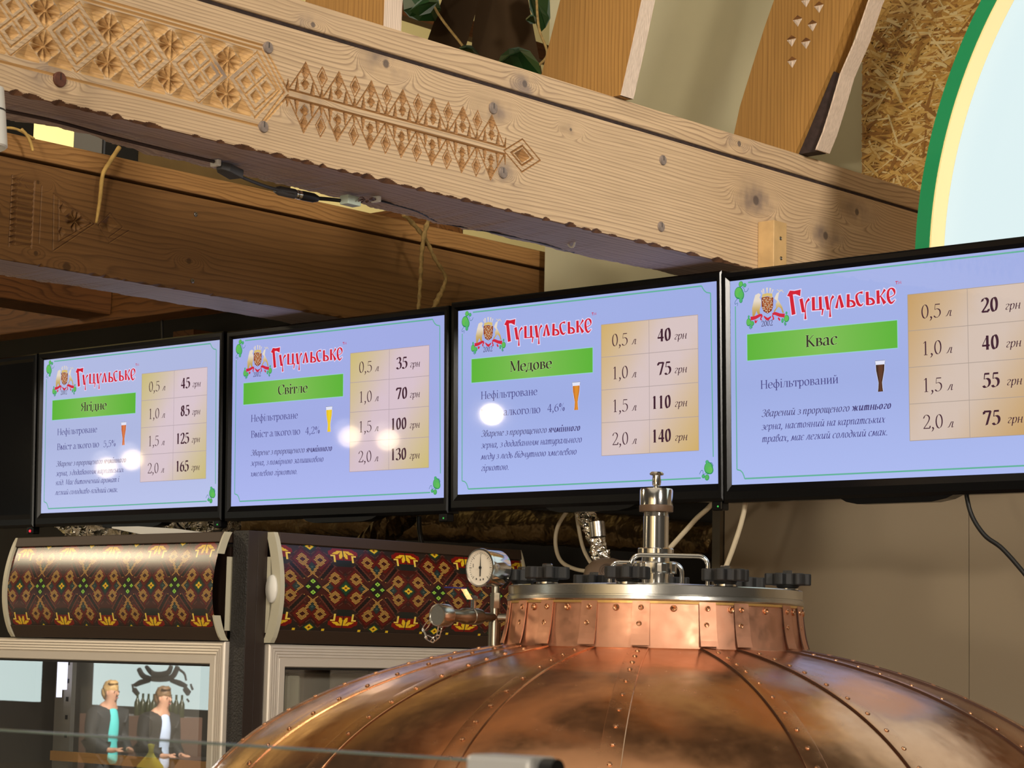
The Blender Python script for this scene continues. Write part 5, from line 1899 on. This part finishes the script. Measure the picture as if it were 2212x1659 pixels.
# hoses
for lab, pts, y, r, m in (
        ('pale hose hanging in a wide loop left of the silver foil hose', ((1232, 1095), (1206, 1135), (1200, 1175), (1212, 1212), (1245, 1230), (1290, 1236)), 3.75, .0045, M_HOSE),
        ('pale hose hanging straight down beside the wide hose loop', ((1243, 1090), (1250, 1140), (1262, 1190), (1290, 1238)), 3.72, .0042, M_HOSE),
        ('pale straight hose slanting down behind the kettle valve', ((1640, 585), (1600, 900), (1550, 1066), (1500, 1125), (1440, 1192), (1410, 1228)), 3.645, .0052, M_HOSE),
        ('pale hose dropping from the lit screens beside the aluminium trim', ((1616, 1035), (1606, 1110), (1585, 1180), (1556, 1255)), 3.61, .0052, M_HOSE),
        ('black cable trailing down the beige wall at the right edge', ((2082, 1030), (2096, 1105), (2126, 1155), (2165, 1185), (2212, 1238), (2260, 1300)), 3.61, .0042, M_CABLE),
        ('thick black cable dropping onto the right-hand fridge', ((905, 1115), (906, 1145), (912, 1178)), 3.80, .006, M_CABLE),
        ('black cable hanging between left-hand lit screens over the foil', ((376, 1105), (384, 1132), (400, 1146)), 3.66, .003, M_CABLE),
        ('black cable looping below the green light between left-hand screens', ((484, 1112), (486, 1132), (476, 1146), (462, 1148)), 3.66, .003, M_CABLE)):
    P_ = [PY(x, yy, y) for x, yy in pts]
    simple(MB().tube(smoothpath(P_, 8), r, 10), 'hose' if m is M_HOSE else 'cable', m, lab, 'hose' if m is M_HOSE else 'cable', P_[1], smooth=True)

put(MB().tube([PY(752, 1115, 4.46), PY(716, 1145, 4.46), PY(680, 1180, 4.46)], .010, 10), 'drain_pipe', M_CABLE, bpy.data.objects['air_duct'], smooth=True)

# ------------------------------------------------------------------ light cable under the carved beam
ZU = 2.8765
lc = thing('light_cable', 'cable with grey plug and connectors slung under the carved beam', 'cable', PZ(600, 400, ZU))
put(MB().tube(smoothpath([PZ(x, y, ZU) for x, y in ((10, 239), (120, 262), (240, 295), (360, 325), (462, 349))], 5), .0028, 8), 'lead', plain('brown_lead', (60, 44, 40), .6), lc, smooth=True)
for x, y in ((466, 352), (812, 430)):
    c = PZ(x, y, ZU)
    put(MB().box((c.x - .010, c.y - .004, ZU - .006), (c.x + .010, c.y + .004, 2.8815)), 'clip', M_WHITE, lc, bevel=.002)
pa, pb_ = PZ(474, 358, ZU - .004), PZ(512, 378, ZU - .010)
b = MB()
d = (pb_ - pa).normalized()
sdv = Vector((0, 0, 1)).cross(d).normalized()
upv = d.cross(sdv)
vs = []
for t, w, h in ((0, .006, .006), (.25, .013, .007), (1, .014, .0075)):
    cc = pa.lerp(pb_, t)
    vs += [cc + sdv * w + upv * h, cc - sdv * w + upv * h, cc - sdv * w - upv * h, cc + sdv * w - upv * h]
fs = [(0, 1, 2, 3), (11, 10, 9, 8)]
for i in range(2):
    for k in range(4):
        fs.append((i * 4 + k, i * 4 + 4 + k, i * 4 + 4 + (k + 1) % 4, i * 4 + (k + 1) % 4))
b.add(vs, fs)
put(b, 'plug', M_GREY, lc, bevel=.002)
put(MB().tube(smoothpath([PZ(x, y, z) for x, y, z in ((512, 378, ZU - .010), (545, 392, ZU - .012), (592, 408, ZU - .012), (640, 416, ZU - .012))], 5), .0030, 8), 'grey_lead', M_GREY, lc, smooth=True)
pa, pb_ = PZ(594, 410, ZU - .012), PZ(684, 429, ZU - .012)
d = pb_ - pa
b = MB()
b.tube([pa, pa + d * .08, pa + d * .10, pa + d * .46], [.005, .0072, .0080, .0085], 14)
b.tube([pa + d * .46, pa + d * .52], .0074, 14, 1)
b.tube([pa + d * .53, pa + d * .60], .0080, 14, 1)
b.tube([pa + d * .60, pa + d * .66, pa + d * .92, pa + d * 1.02], [.0078, .0082, .0082, .0055], 14, 2)
put(b, 'connector', [M_GREY, M_CHROME, M_BLACKM], lc, smooth=True, angle=40)
put(MB().tube(smoothpath([pb_ - d * .05, PZ(706, 430, ZU - .010), PZ(742, 434, ZU - .010)], 5), .0034, 8), 'black_lead', M_CABLE, lc, smooth=True)
c = PZ(757, 434, ZU - .009)
put(MB().box((-.010, -.0165, -.008), (.010, .0165, .008), 0, Matrix.Translation(c) @ Matrix.Rotation(.05, 4, 'Z')), 'junction_block', plain('pale_green_block', (186, 200, 186), .45), lc, bevel=.0015)
b = MB()
c2 = PZ(790, 434, ZU - .006)
for k in range(3):
    b.tube(smoothpath([PZ(775, 430 + k * 4, ZU - .009), PZ(783, 426 + k * 5, ZU - .004), PZ(792, 437 - k * 3, ZU - .008), PZ(803, 427 + k * 3, ZU - .004), PZ(812, 432, ZU - .002)], 5), .0013, 6)
put(b, 'wires', plain('brown_wire', (110, 84, 76), .5), lc, smooth=True)
put(MB().tube(smoothpath([PZ(x, y, ZU + .002) for x, y in ((815, 432), (900, 456), (950, 480), (1050, 499), (1150, 520), (1240, 545))], 5), .0018, 6), 'thin_lead', M_CABLE, lc, smooth=True)
c = PZ(1234, 528, ZU)
put(MB().tube(smoothpath([c + Vector((-.014, .006, .004)), c + Vector((-.004, .003, -.004)), c + Vector((.006, 0, -.004)), c + Vector((.010, 0, .006))], 5), .0022, 8), 'hook', M_WHITE, lc, smooth=True)

# ------------------------------------------------------------------ dry twigs
for lab, pts, x, r, m in (
        ('yellow straw stalk bent down in front of the small carved triangle', ((258, 318), (236, 352), (222, 378), (216, 430), (208, 482)), -3.82, (.0052, .0050, .0046, .0042, .003), M_STRAW),
        ('pale straw stalk lying between the beams beside white spotlight', ((4, 276), (36, 279), (74, 300)), -3.845, (.003, .003, .0026), M_STRAW),
        ('short straw stalk curving down onto the rear beam at far left', ((46, 279), (58, 292), (66, 308), (71, 326)), -3.80, (.0035, .0035, .0035, .003), M_STRAW),
        ('long knotty twig hanging straight to the second lit screen', ((928, 470), (918, 500), (911, 545), (909, 590), (906, 640), (903, 672)), -3.70, (.0055, .0056, .0052, .0048, .0044, .004), M_TWIG),
        ('crooked dark twig hanging beside the straight knotty twig', ((872, 462), (900, 492), (922, 522), (940, 560), (962, 596), (958, 620), (945, 648), (934, 672)), -3.72, (.006, .005, .0046, .0044, .004, .0048, .0075, .004), M_TWIG)):
    P_ = [PX(a, b_, x) for a, b_ in pts]
    sp = smoothpath(P_, 6)
    rs = [np.interp(i / 6, range(len(r)), r) * (1 + (.25 if m is M_TWIG else .06) * math.sin(i * 1.9)) for i in range(len(sp))]
    simple(MB().tube(sp, [float(v) for v in rs], 8), 'dry_twig', m, lab, 'twig', P_[0], smooth=True)

# ------------------------------------------------------------------ behind the ribs: rail, hanging shade, plant, dark boxes
p0, p1 = PX(760, -34, -4.6), PX(1110, 80, -4.6)
simple(MB().box((-4.62, 2.6, p0.z - .052), (-4.58, 5.6, p0.z - .0)), 'upper_rail', M_DARKWOODY, 'dark horizontal rail high up behind the leafy plant', 'rail', (-4.64, 4.0, p0.z))


def board(b, pts, d0, d1, mat=0):
    vs = [PD(x, y, d0) for x, y in pts] + [PD(x, y, d1) for x, y in pts]
    n = len(pts)
    b.add(vs, [tuple(range(n)), tuple(range(n, 2 * n))[::-1]] + [(i, n + i, n + (i + 1) % n, (i + 1) % n) for i in range(n)], mat)


M_SHADE = plain('dark_brown_board', (52, 38, 22), .8, spec=.1, var=.25, scale=5)
hs = thing('hanging_shade', 'dark brown flared wooden shade hanging behind ribs among leaves', 'lamp shade', PD(1060, -120, 5.4))
for pts, d0 in ((((976, -60), (1050, -60), (1024, 40), (980, 190), (905, 150), (924, 85)), 5.30), (((1040, -60), (1130, -60), (1152, 60), (1185, 230), (1010, 220), (1022, 60)), 5.42)):
    b = MB()
    board(b, pts, d0, d0 + .03)
    put(b, 'shade_board', M_SHADE, hs)
b = MB()
b.tube([PD(1062, -60, 5.45), PD(1062, -420, 5.45)], .012, 8)
put(b, 'hanging_rod', M_BLACKM, hs)
pl_ = thing('leafy_plant', 'plant with big dark green leaves around the hanging shade behind the ribs', 'plant', PD(1040, 60, 5.1))


def leaf(pts, d, fold=.02):
    """leaf outline: tip ... as a folded blade along its first-to-middle axis"""
    P_ = [PD(x, y, d) for x, y in pts]
    n = len(P_)
    b = MB()
    mid = [P_[0].lerp(P_[n // 2], t) + Vector((fold, -fold, 0)) for t in (.33, .66)]
    h = n // 2
    half1 = P_[0:h + 1]
    half2 = P_[h:] + [P_[0]]
    axis = [P_[0], mid[0], mid[1], P_[h]]
    b.add(half1 + axis[::-1][1:-1], [tuple(range(len(half1) + 2))])
    b.add(half2 + axis[1:-1], [tuple(range(len(half2) + 2))])
    o = put(b, 'leaf', M_LEAF, pl_)
    m = o.modifiers.new('thick', 'SOLIDIFY')
    m.thickness = .002
    return o


leaf([(872, 22), (868, -30), (920, -50), (948, 2), (952, 20), (940, 45), (905, 44), (884, 36)], 5.20)
leaf([(946, 4), (930, -14), (902, 4), (884, 24), (905, 34), (930, 28)], 5.12)
leaf([(992, 104), (1003, 99), (1018, 100), (1034, 118), (1030, 132), (1000, 122)], 5.05)
leaf([(1075, 140), (1082, 122), (1100, 107), (1120, 103), (1146, 112), (1164, 136), (1170, 165), (1120, 170)], 5.00, .03)
leaf([(1142, -20), (1158, -30), (1186, -20), (1188, 40), (1178, 60), (1166, 72), (1156, 40), (1146, 20)], 5.30)
leaf([(1136, 42), (1148, 35), (1158, 40), (1157, 50), (1146, 50)], 5.22)
b = MB()
b.tube(smoothpath([PD(1150, -200, 5.2), PD(1158, -20, 5.2), PD(1164, 60, 5.2), PD(1182, 118, 5.15), PD(1150, 150, 5.05)], 6), .003, 6)
b.tube(smoothpath([PD(1150, -200, 5.2), PD(1000, -90, 5.2), PD(930, -10, 5.2), PD(1000, 100, 5.1)], 6), .003, 6)
put(b, 'stem', M_TWIG, pl_)
b = MB()
b.box((-6.1, 4.50, 3.50), (-6.0, 4.80, 3.75))
XS = -4.60
simple(MB().box((XS - .16, 3.10, 3.3002), (XS, 4.40, 3.340)), 'loft_plank', M_DARKWOODY, 'dark plank lying on the cross beam above the rear beam', 'plank', (XS, 4.0, 3.3002), bevel=.003)
simple(MB().box((XS - .10, PX(308, 330, XS).y, 3.3402), (XS - .02, PX(640, 390, XS).y, 3.62)), 'brown_board', plain('dull_brown_board', (112, 88, 46), .8, var=.15, scale=8), 'dull brown board standing behind the rear beam, right of the black box', 'board', (XS, 3.9, 3.3402), bevel=.004)
simple(MB().box((XS - .14, PX(228, 330, XS).y, 3.3402), (XS - .01, PX(306, 330, XS).y, 3.62)), 'speaker_box', M_BLACKM, 'black box behind the bent straw, between the two long beams', 'box', (XS, 3.5, 3.3402), bevel=.006)
simple(MB().box((XS - .14, PX(-80, 290, XS).y, 3.3402), (XS - .01, PX(79, 290, XS).y, 3.62)), 'dark_board', M_BLACKM, 'black board behind the white spotlight, left of the bright gap', 'board', (XS, 3.2, 3.3402), bevel=.004)

# ------------------------------------------------------------------ white spotlight at the left edge
c = PD(-30, 262, 2.95)
sl = thing('track_spotlight', 'white cylindrical spotlight cut off by the left edge', 'spotlight', c)
ax = Vector((.10, .05, -1)).normalized()
Mx = Matrix.Translation(c) @ ax.to_track_quat('Z', 'Y').to_matrix().to_4x4()
put(MB().lathe([(.020, -.045), (.0250, -.043), (.0256, -.010), (.0256, .035), (.0235, .037), (.0235, .020)], 40, Mx), 'body', M_WHITE, sl, smooth=True, angle=40)
put(MB().lathe([(.0258, -.0135), (.0259, -.013), (.0259, -.0115), (.0258, -.011)], 40, Mx, cap=False), 'groove', M_BLACKM, sl)
put(MB().tube([c - ax * .04, c - ax * .12, Vector((c.x, c.y, 3.6))], .006, 8), 'hanger', M_BLACKM, sl)

# ------------------------------------------------------------------ glass screen on the counter in front
gs = thing('counter_glass', 'clear upright glass screen along the counter in the bottom foreground', 'glass screen', (-1.6, .92, 1.2))
b = MB()
b.box((-2.6, .916, 1.2), (-.792, .924, 2.0425))
put(b, 'pane', M_PANE, gs)
put(MB().box((-2.6, .9155, 2.0420), (-.792, .9245, 2.0432)), 'edge', plain('glass_edge', (92, 104, 96), .2), gs)
cp = thing('glass_clamp', 'small grey clamp gripping the top of the counter glass', 'clamp', (-.82, .92, 2.02))
put(MB().box((-.846, .908, 2.015), (-.799, .932, 2.0465)), 'jaw', plain('satin_grey', (176, 176, 176), .35, .2), cp, bevel=.003)
put(MB().tube([(-.799, .92, 2.040), (-.790, .92, 2.040)], .006, 14), 'knob', M_BLACKM, cp, smooth=True, angle=40)
simple(MB().box((-3.2, .62, .0), (.3, 1.22, 1.2)), 'bar_counter', M_DARKWOOD, 'dark wooden bar counter under the clear glass screen', 'counter', (-1.4, .92, 0), bevel=.01)

# ------------------------------------------------------------------ hall lamps mirrored in the screens
def refl(px, py, t, y=3.5745):
    n = Vector((0, -math.cos(TILT), -math.sin(TILT)))
    r = Vector(ray(px, py)).normalized()
    o_ = Vector(EYE)
    k = (Vector((-3.0, 3.5724, 2.842)) - o_).dot(n) / r.dot(n)
    p_ = o_ + r * k
    q_ = r - 2 * r.dot(n) * n
    return p_ + q_ * t, q_


M_LAMPW = emit('lamp_lens_warm', (255, 226, 180), 16.0)
M_LAMPH = emit('lamp_lens_bright', (255, 232, 190), 160.0)
for lab, a, t, r, m in (('hall spotlight mirrored as the glare on the 40 to 140 screen', (1062, 895), 10, .058, M_LAMPH),
                        ('hall downlight mirrored left of the table on the 35 to 130 screen', (755, 943), 10, .075, M_LAMPW), ('hall downlight mirrored over the table on the 35 to 130 screen', (838, 950), 10, .075, M_LAMPW),
                        ('hall downlight mirrored low on the 45 to 165 screen', (230, 1010), 10, .075, M_LAMPW), ('hall downlight mirrored beside the table on the 45 to 165 screen', (285, 993), 10, .075, M_LAMPW)):
    c, q_ = refl(*a, t)
    ls = thing('hall_downlight', lab, 'lamp', c, 0, 'hanging hall lamps')
    aim = (-q_ + Vector((0.35, 0, -.45))).normalized() if m is M_LAMPW else -q_
    Mx = Matrix.Translation(c) @ aim.to_track_quat('Z', 'Y').to_matrix().to_4x4()
    put(MB().lathe([(r * .7, -.16), (r * 1.05, -.15), (r * 1.1, .004), (r * 1.0, .004), (r * 1.0, -.01)], 32, Mx), 'housing', M_WHITE, ls, smooth=True, angle=40)
    put(MB().lathe([(r * .98, -.004), (r * .80, -.004)], 32, Mx, cap=False), 'ring', M_LAMPW if m is M_LAMPW else m, ls)
    put(MB().lathe([(r * .68, -.006), (1e-4, -.006)], 32, Mx, cap=False), 'lens', m, ls)
    put(MB().tube([c - aim * .15, Vector((c.x, c.y, 5.4))], .006, 8), 'cord', M_BLACKM, ls)

# ------------------------------------------------------------------ people and stand mirrored in the left fridge door
YD = 3.051


def mirror(px, py, t):
    """point in the hall that shows at (px, py) in the left fridge's glass, t metres from the glass"""
    g = PY(px, py, YD)
    r = Vector(ray(px, py)).normalized()
    r.y = -r.y
    return g + r * t


def skin_obj(name, joints, edges, radii, mat, parent, loc, subd=2, root=0):
    me = bpy.data.meshes.new(name)
    bm = bmesh.new()
    ly = bm.verts.layers.skin.verify()
    vs = []
    for i, (j, r) in enumerate(zip(joints, radii)):
        v = bm.verts.new(j)
        rr = r if isinstance(r, tuple) else (r, r)
        v[ly].radius = rr
        v[ly].use_root = (i == root)
        vs.append(v)
    for a, c_ in edges:
        bm.edges.new((vs[a], vs[c_]))
    bm.to_mesh(me)
    bm.free()
    me.materials.append(mat)
    o_ = bpy.data.objects.new(name, me)
    COL.objects.link(o_)
    s = o_.modifiers.new('skin', 'SKIN')
    s.use_smooth_shade = True
    q = o_.modifiers.new('sub', 'SUBSURF')
    q.levels = q.render_levels = subd
    o_.parent = parent
    o_.location = loc
    return o_


def person(label, foot, yaw, hair, jacket, shirt, trousers, height=1.76, bow=.0, bag=None):
    t = thing('person', label, 'person', foot, yaw, None)
    k = height / 1.76
    # local: +x = the way the person faces, y = left
    J, E_, R_ = [], [], []

    def add(p, r, par=None):
        J.append(Vector(p) * k)
        R_.append(tuple(v * k for v in r) if isinstance(r, tuple) else r * k)
        if par is not None:
            E_.append((par, len(J) - 1))
        return len(J) - 1
    skin = plain('skin_' + hair[0], (206, 156, 128), .55)
    pel = add((0, 0, .95), (.13, .15))
    wst = add((.0, 0, 1.12), (.115, .14), pel)
    che = add((.015 + bow * .3, 0, 1.32), (.13, .16), wst)
    nb = add((.03 + bow * .6, 0, 1.46), (.075, .085), che)
    nk = add((.045 + bow, 0, 1.53), .052, nb)
    hd = add((.07 + bow * 1.2, 0, 1.62), (.082, .072), nk)
    cr = add((.06 + bow * 1.3, 0, 1.70), (.078, .068), hd)
    hands = []
    for s in (1, -1):
        sh_ = add((.02 + bow * .5, .17 * s, 1.43), .062, nb)
        el = add((.0 + bow, .22 * s, 1.16), .046, sh_)
        wr = add((.22 + bow, .13 * s, 1.04), .030, el)
        pm = add((.29 + bow, .10 * s, 1.04), (.034, .018), wr)
        for f in range(4):
            a0 = add((.335 + bow, (.10 - .03 + .02 * f) * s, 1.045), .0095, pm)
            add((.37 + bow + .006 * (f in (1, 2)), (.10 - .03 + .018 * f) * s, 1.032), .008, a0)
        a0 = add((.30 + bow, (.10 - .045) * s, 1.06), .011, pm)
        add((.335 + bow, (.10 - .055) * s, 1.065), .009, a0)
        hp_ = add((0, .09 * s, .90), .095, pel)
        kn = add((.02, .10 * s, .50), .060, hp_)
        an = add((-.01, .10 * s, .09), .040, kn)
        add((.15, .11 * s, .035), (.042, .03), an)
    body = skin_obj('body', J, E_, R_, skin, t, (0, 0, 0), 2)
    # face
    b = MB()
    hx, hz = .07 + bow * 1.2, 1.635
    b.sphere(Vector((hx + .088, 0, hz - .012)) * k, .014 * k, 10, 6, 0, (1.1, .8, 1.3))
    for s in (1, -1):
        b.sphere(Vector((hx + .0, .074 * s, hz - .005)) * k, .022 * k, 10, 6, 0, (.8, .4, 1.25))
        b.sphere(Vector((hx + .072, .03 * s, hz + .012)) * k, .007 * k, 8, 6, 1)
    b.sphere(Vector((hx + .078, 0, hz - .052)) * k, .018 * k, 10, 6, 2, (.5, 1.2, .35))
    b.build('face', [skin, M_BLACKM, plain('lips_' + hair[0], (170, 96, 88), .5)], t, smooth=True)
    hb = MB()
    hb.sphere(Vector((.036 + bow * 1.28, 0, 1.680)) * k, .092 * k, 28, 18, 0, (.98, .86, .96))
    hb.sphere(Vector((.0 + bow * 1.2, 0, 1.64)) * k, .080 * k, 18, 12, 0, (.80, 1.0, 1.05))
    hb.sphere(Vector((.100 + bow * 1.3, .02, 1.742)) * k, .045 * k, 14, 8, 0, (.9, 1.3, .5))
    crumple(hb, .0035, 12)
    hb.build('hair', plain(hair[0], hair[1], .6, var=.2, scale=60), t, smooth=True)
    g = 1.17
    jr = lambda r: tuple(v * g + .012 for v in r) if isinstance(r, tuple) else r * g + .012
    idx = [pel, wst, che, nb]
    jj = [J[i] for i in idx]
    ee = [(0, 1), (1, 2), (2, 3)]
    rr = [jr(R_[i]) for i in idx]
    rr[3] = tuple(v * .8 for v in rr[3])
    for s in range(2):
        b0 = 7 + s * 18
        ar = [b0, b0 + 1, b0 + 2]
        n0 = len(jj)
        jj += [J[i] for i in ar]
        rr += [jr(R_[i]) * (1.3 if i == b0 else 1.05) for i in ar]
        ee += [(3, n0), (n0, n0 + 1), (n0 + 1, n0 + 2)]
    jj.append(J[pel] + Vector((0, 0, -.12 * k)))
    rr.append((.155 * k, .18 * k))
    ee.append((0, len(jj) - 1))
    skin_obj('jacket', jj, ee, rr, plain(jacket[0], jacket[1], .7), t, (0, 0, 0), 2)
    sj = [J[pel] + Vector((.075, 0, -.10 * k)), J[wst] + Vector((.09, 0, 0)), J[che] + Vector((.085, 0, 0)), J[nb] + Vector((.05, 0, .02))]
    skin_obj('shirt', sj, [(0, 1), (1, 2), (2, 3)], [(.115, .11), (.09, .085), (.088, .085), (.062, .062)], plain(shirt[0], shirt[1], .7), t, (0, 0, 0), 2)
    lj, le, lr = [J[pel] + Vector((0, 0, .03))], [], [(.145 * k, .165 * k)]
    for s in range(2):
        b0 = 7 + s * 18 + 14
        n0 = len(lj)
        lj += [J[b0], J[b0 + 1], J[b0 + 2] + Vector((0, 0, .02))]
        lr += [jr(R_[b0]), jr(R_[b0 + 1]), jr(R_[b0 + 2])]
        le += [(0, n0), (n0, n0 + 1), (n0 + 1, n0 + 2)]
    skin_obj('trousers', lj, le, lr, plain(trousers[0], trousers[1], .8), t, (0, 0, 0), 2)
    return t


a, bb = mirror(230, 1480, 19.5), mirror(340, 1490, 19.0)
face = math.atan2(bb.y - a.y, bb.x - a.x)
person('person in a dark grey jacket over a turquoise top, looking down', (a.x, a.y, 0), face, ('fair_hair', (196, 160, 104)), ('dark_jacket', (44, 46, 48)), ('turquoise_top', (90, 214, 214)), ('dark_trousers', (38, 40, 44)), 1.74, .03)
person('person in a dark blazer and pale blue shirt, looking down', (bb.x, bb.y, 0), face, ('brown_hair', (120, 92, 62)), ('dark_blazer', (36, 34, 32)), ('pale_blue_shirt', (188, 206, 236)), ('black_trousers', (28, 28, 32)), 1.70, .05)

# lit white board with a dark scroll emblem behind them, and the stand below it
o0 = mirror(330, 1480, 23.0)
ex = Vector((math.cos(face), math.sin(face), 0))
ey = Vector((-math.sin(face), math.cos(face), 0))
if (o0 - mirror(330, 1480, 5)).dot(ey) < 0:
    ey = -ey


def onb(px, py, t=23.0):
    g = PY(px, py, YD)
    r = Vector(ray(px, py)).normalized()
    r.y = -r.y
    q = g + r * ((o0 - g).dot(ey) / r.dot(ey))
    return (q - o0).dot(ex), q.z


wb_ = thing('lit_board', 'white lit wall board with dark curling emblem behind the two people', 'sign', o0)


def bx(b, u0, u1, z0, z1, d0, d1, mat=0):
    P_ = []
    for d_ in (d0, d1):
        P_ += [o0 + ex * u0 + ey * d_ + Vector((0, 0, z0 - o0.z)), o0 + ex * u1 + ey * d_ + Vector((0, 0, z0 - o0.z)), o0 + ex * u1 + ey * d_ + Vector((0, 0, z1 - o0.z)), o0 + ex * u0 + ey * d_ + Vector((0, 0, z1 - o0.z))]
    b.add(P_, [(0, 3, 2, 1), (4, 5, 6, 7), (0, 1, 5, 4), (1, 2, 6, 5), (2, 3, 7, 6), (3, 0, 4, 7)], mat)
    return b


M_BOARDW = emit('board_glow', (222, 242, 238), 2.9)
u0, z1 = onb(200, 1434)
u1, z0 = onb(446, 1534)
put(bx(MB(), u0, u1, z0, z1 + .5, .02, .12), 'panel', M_BOARDW, wb_)
b = MB()
emb = [[(300, 1445, 10), (312, 1462, 12), (345, 1468, 10), (372, 1462, 12), (384, 1440, 10)], [(316, 1440, 8), (330, 1455, 12), (348, 1458, 14), (364, 1452, 12), (370, 1438, 8)],
       [(292, 1480, 9), (304, 1474, 12), (322, 1470, 9)], [(370, 1470, 9), (388, 1476, 12), (402, 1482, 9)], [(290, 1490, 12), (298, 1500, 10)], [(400, 1488, 12), (408, 1498, 13)], [(385, 1445, 6), (398, 1455, 5), (402, 1470, 4)], [(404, 1510, 4), (408, 1516, 4)],
       [(286, 1478, 5), (288, 1490, 4)], [(412, 1478, 4), (416, 1490, 5)]]
for st in emb:
    sp = crom(st, 5)
    P_ = [o0 + ex * onb(x, y)[0] + Vector((0, 0, onb(x, y)[1] - o0.z)) for x, y, w in sp]
    rr = [w / 2 / F * 28.2 for x, y, w in sp]
    b.tube(P_, rr, 8)
put(b, 'emblem', plain('dark_emblem', (52, 46, 42), .7), wb_)
w2 = thing('lit_board', 'second white lit board at the left end of the glass door reflection', 'sign', mirror(30, 1480, 24))
u0b, u1b = onb(-40, 1500)[0], onb(72, 1500)[0]
z0b = onb(30, 1514)[1]
o = bx(MB(), u0b, u1b, z0b, z1 + .5, .02, .12).build('panel', M_BOARDW, loc=w2.location)
o.parent = w2
o.location = (0, 0, 0)
ct = thing('display_counter', 'brown display counter under the white board behind the people', 'counter', (o0.x, o0.y, 0))
u0c, u1c = onb(250, 1550)[0], onb(440, 1550)[0]
zc0, zc1 = 0.0, onb(400, 1548)[1]
put(bx(MB(), u0c, u1c, zc0, zc1, -.55, -.02), 'front', plain('brown_counter', (128, 98, 84), .5), ct)
bn = 0
first = None
for k in range(9):
    u = u1c - .05 - k * .10
    cc = o0 + ex * u + ey * -.30
    if first is None:
        first = MB().lathe([(.034, 0), (.036, .01), (.036, .15), (.014, .20), (.013, .26), (1e-4, .26)], 12, None).build('bottle', plain('dark_bottle', (60, 66, 34), .2), smooth=True)
        o = first
    else:
        o = first.copy()
        COL.objects.link(o)
    o.location = (cc.x, cc.y, zc1)
    tag(o, 'dark bottle in the row on the display counter behind the two people', 'bottle', 'bottles on the display counter')
yb = mirror(325, 1640, 13.0)
b = MB()
b.lathe([(.02, 0), (.10, .015), (.115, .10), (.10, .20), (.035, .27), (.015, .31), (.026, .36), (1e-4, .365)], 20, Matrix.Translation((yb.x, yb.y, yb.z - .25)))
tb = simple(MB().box((yb.x - .35, yb.y - .35, 0), (yb.x + .35, yb.y + .35, yb.z - .256)), 'hall_table', M_DARKWOOD, 'low dark table under the yellow bag in the door reflection', 'table', (yb.x, yb.y, 0), bevel=.01)
simple(crumple(b, .003, 9), 'tied_bag', plain('yellow_bag', (236, 226, 90), .5), 'yellow tied bag mirrored at the bottom of the fridge door', 'bag', (yb.x, yb.y, yb.z - .25), smooth=True)
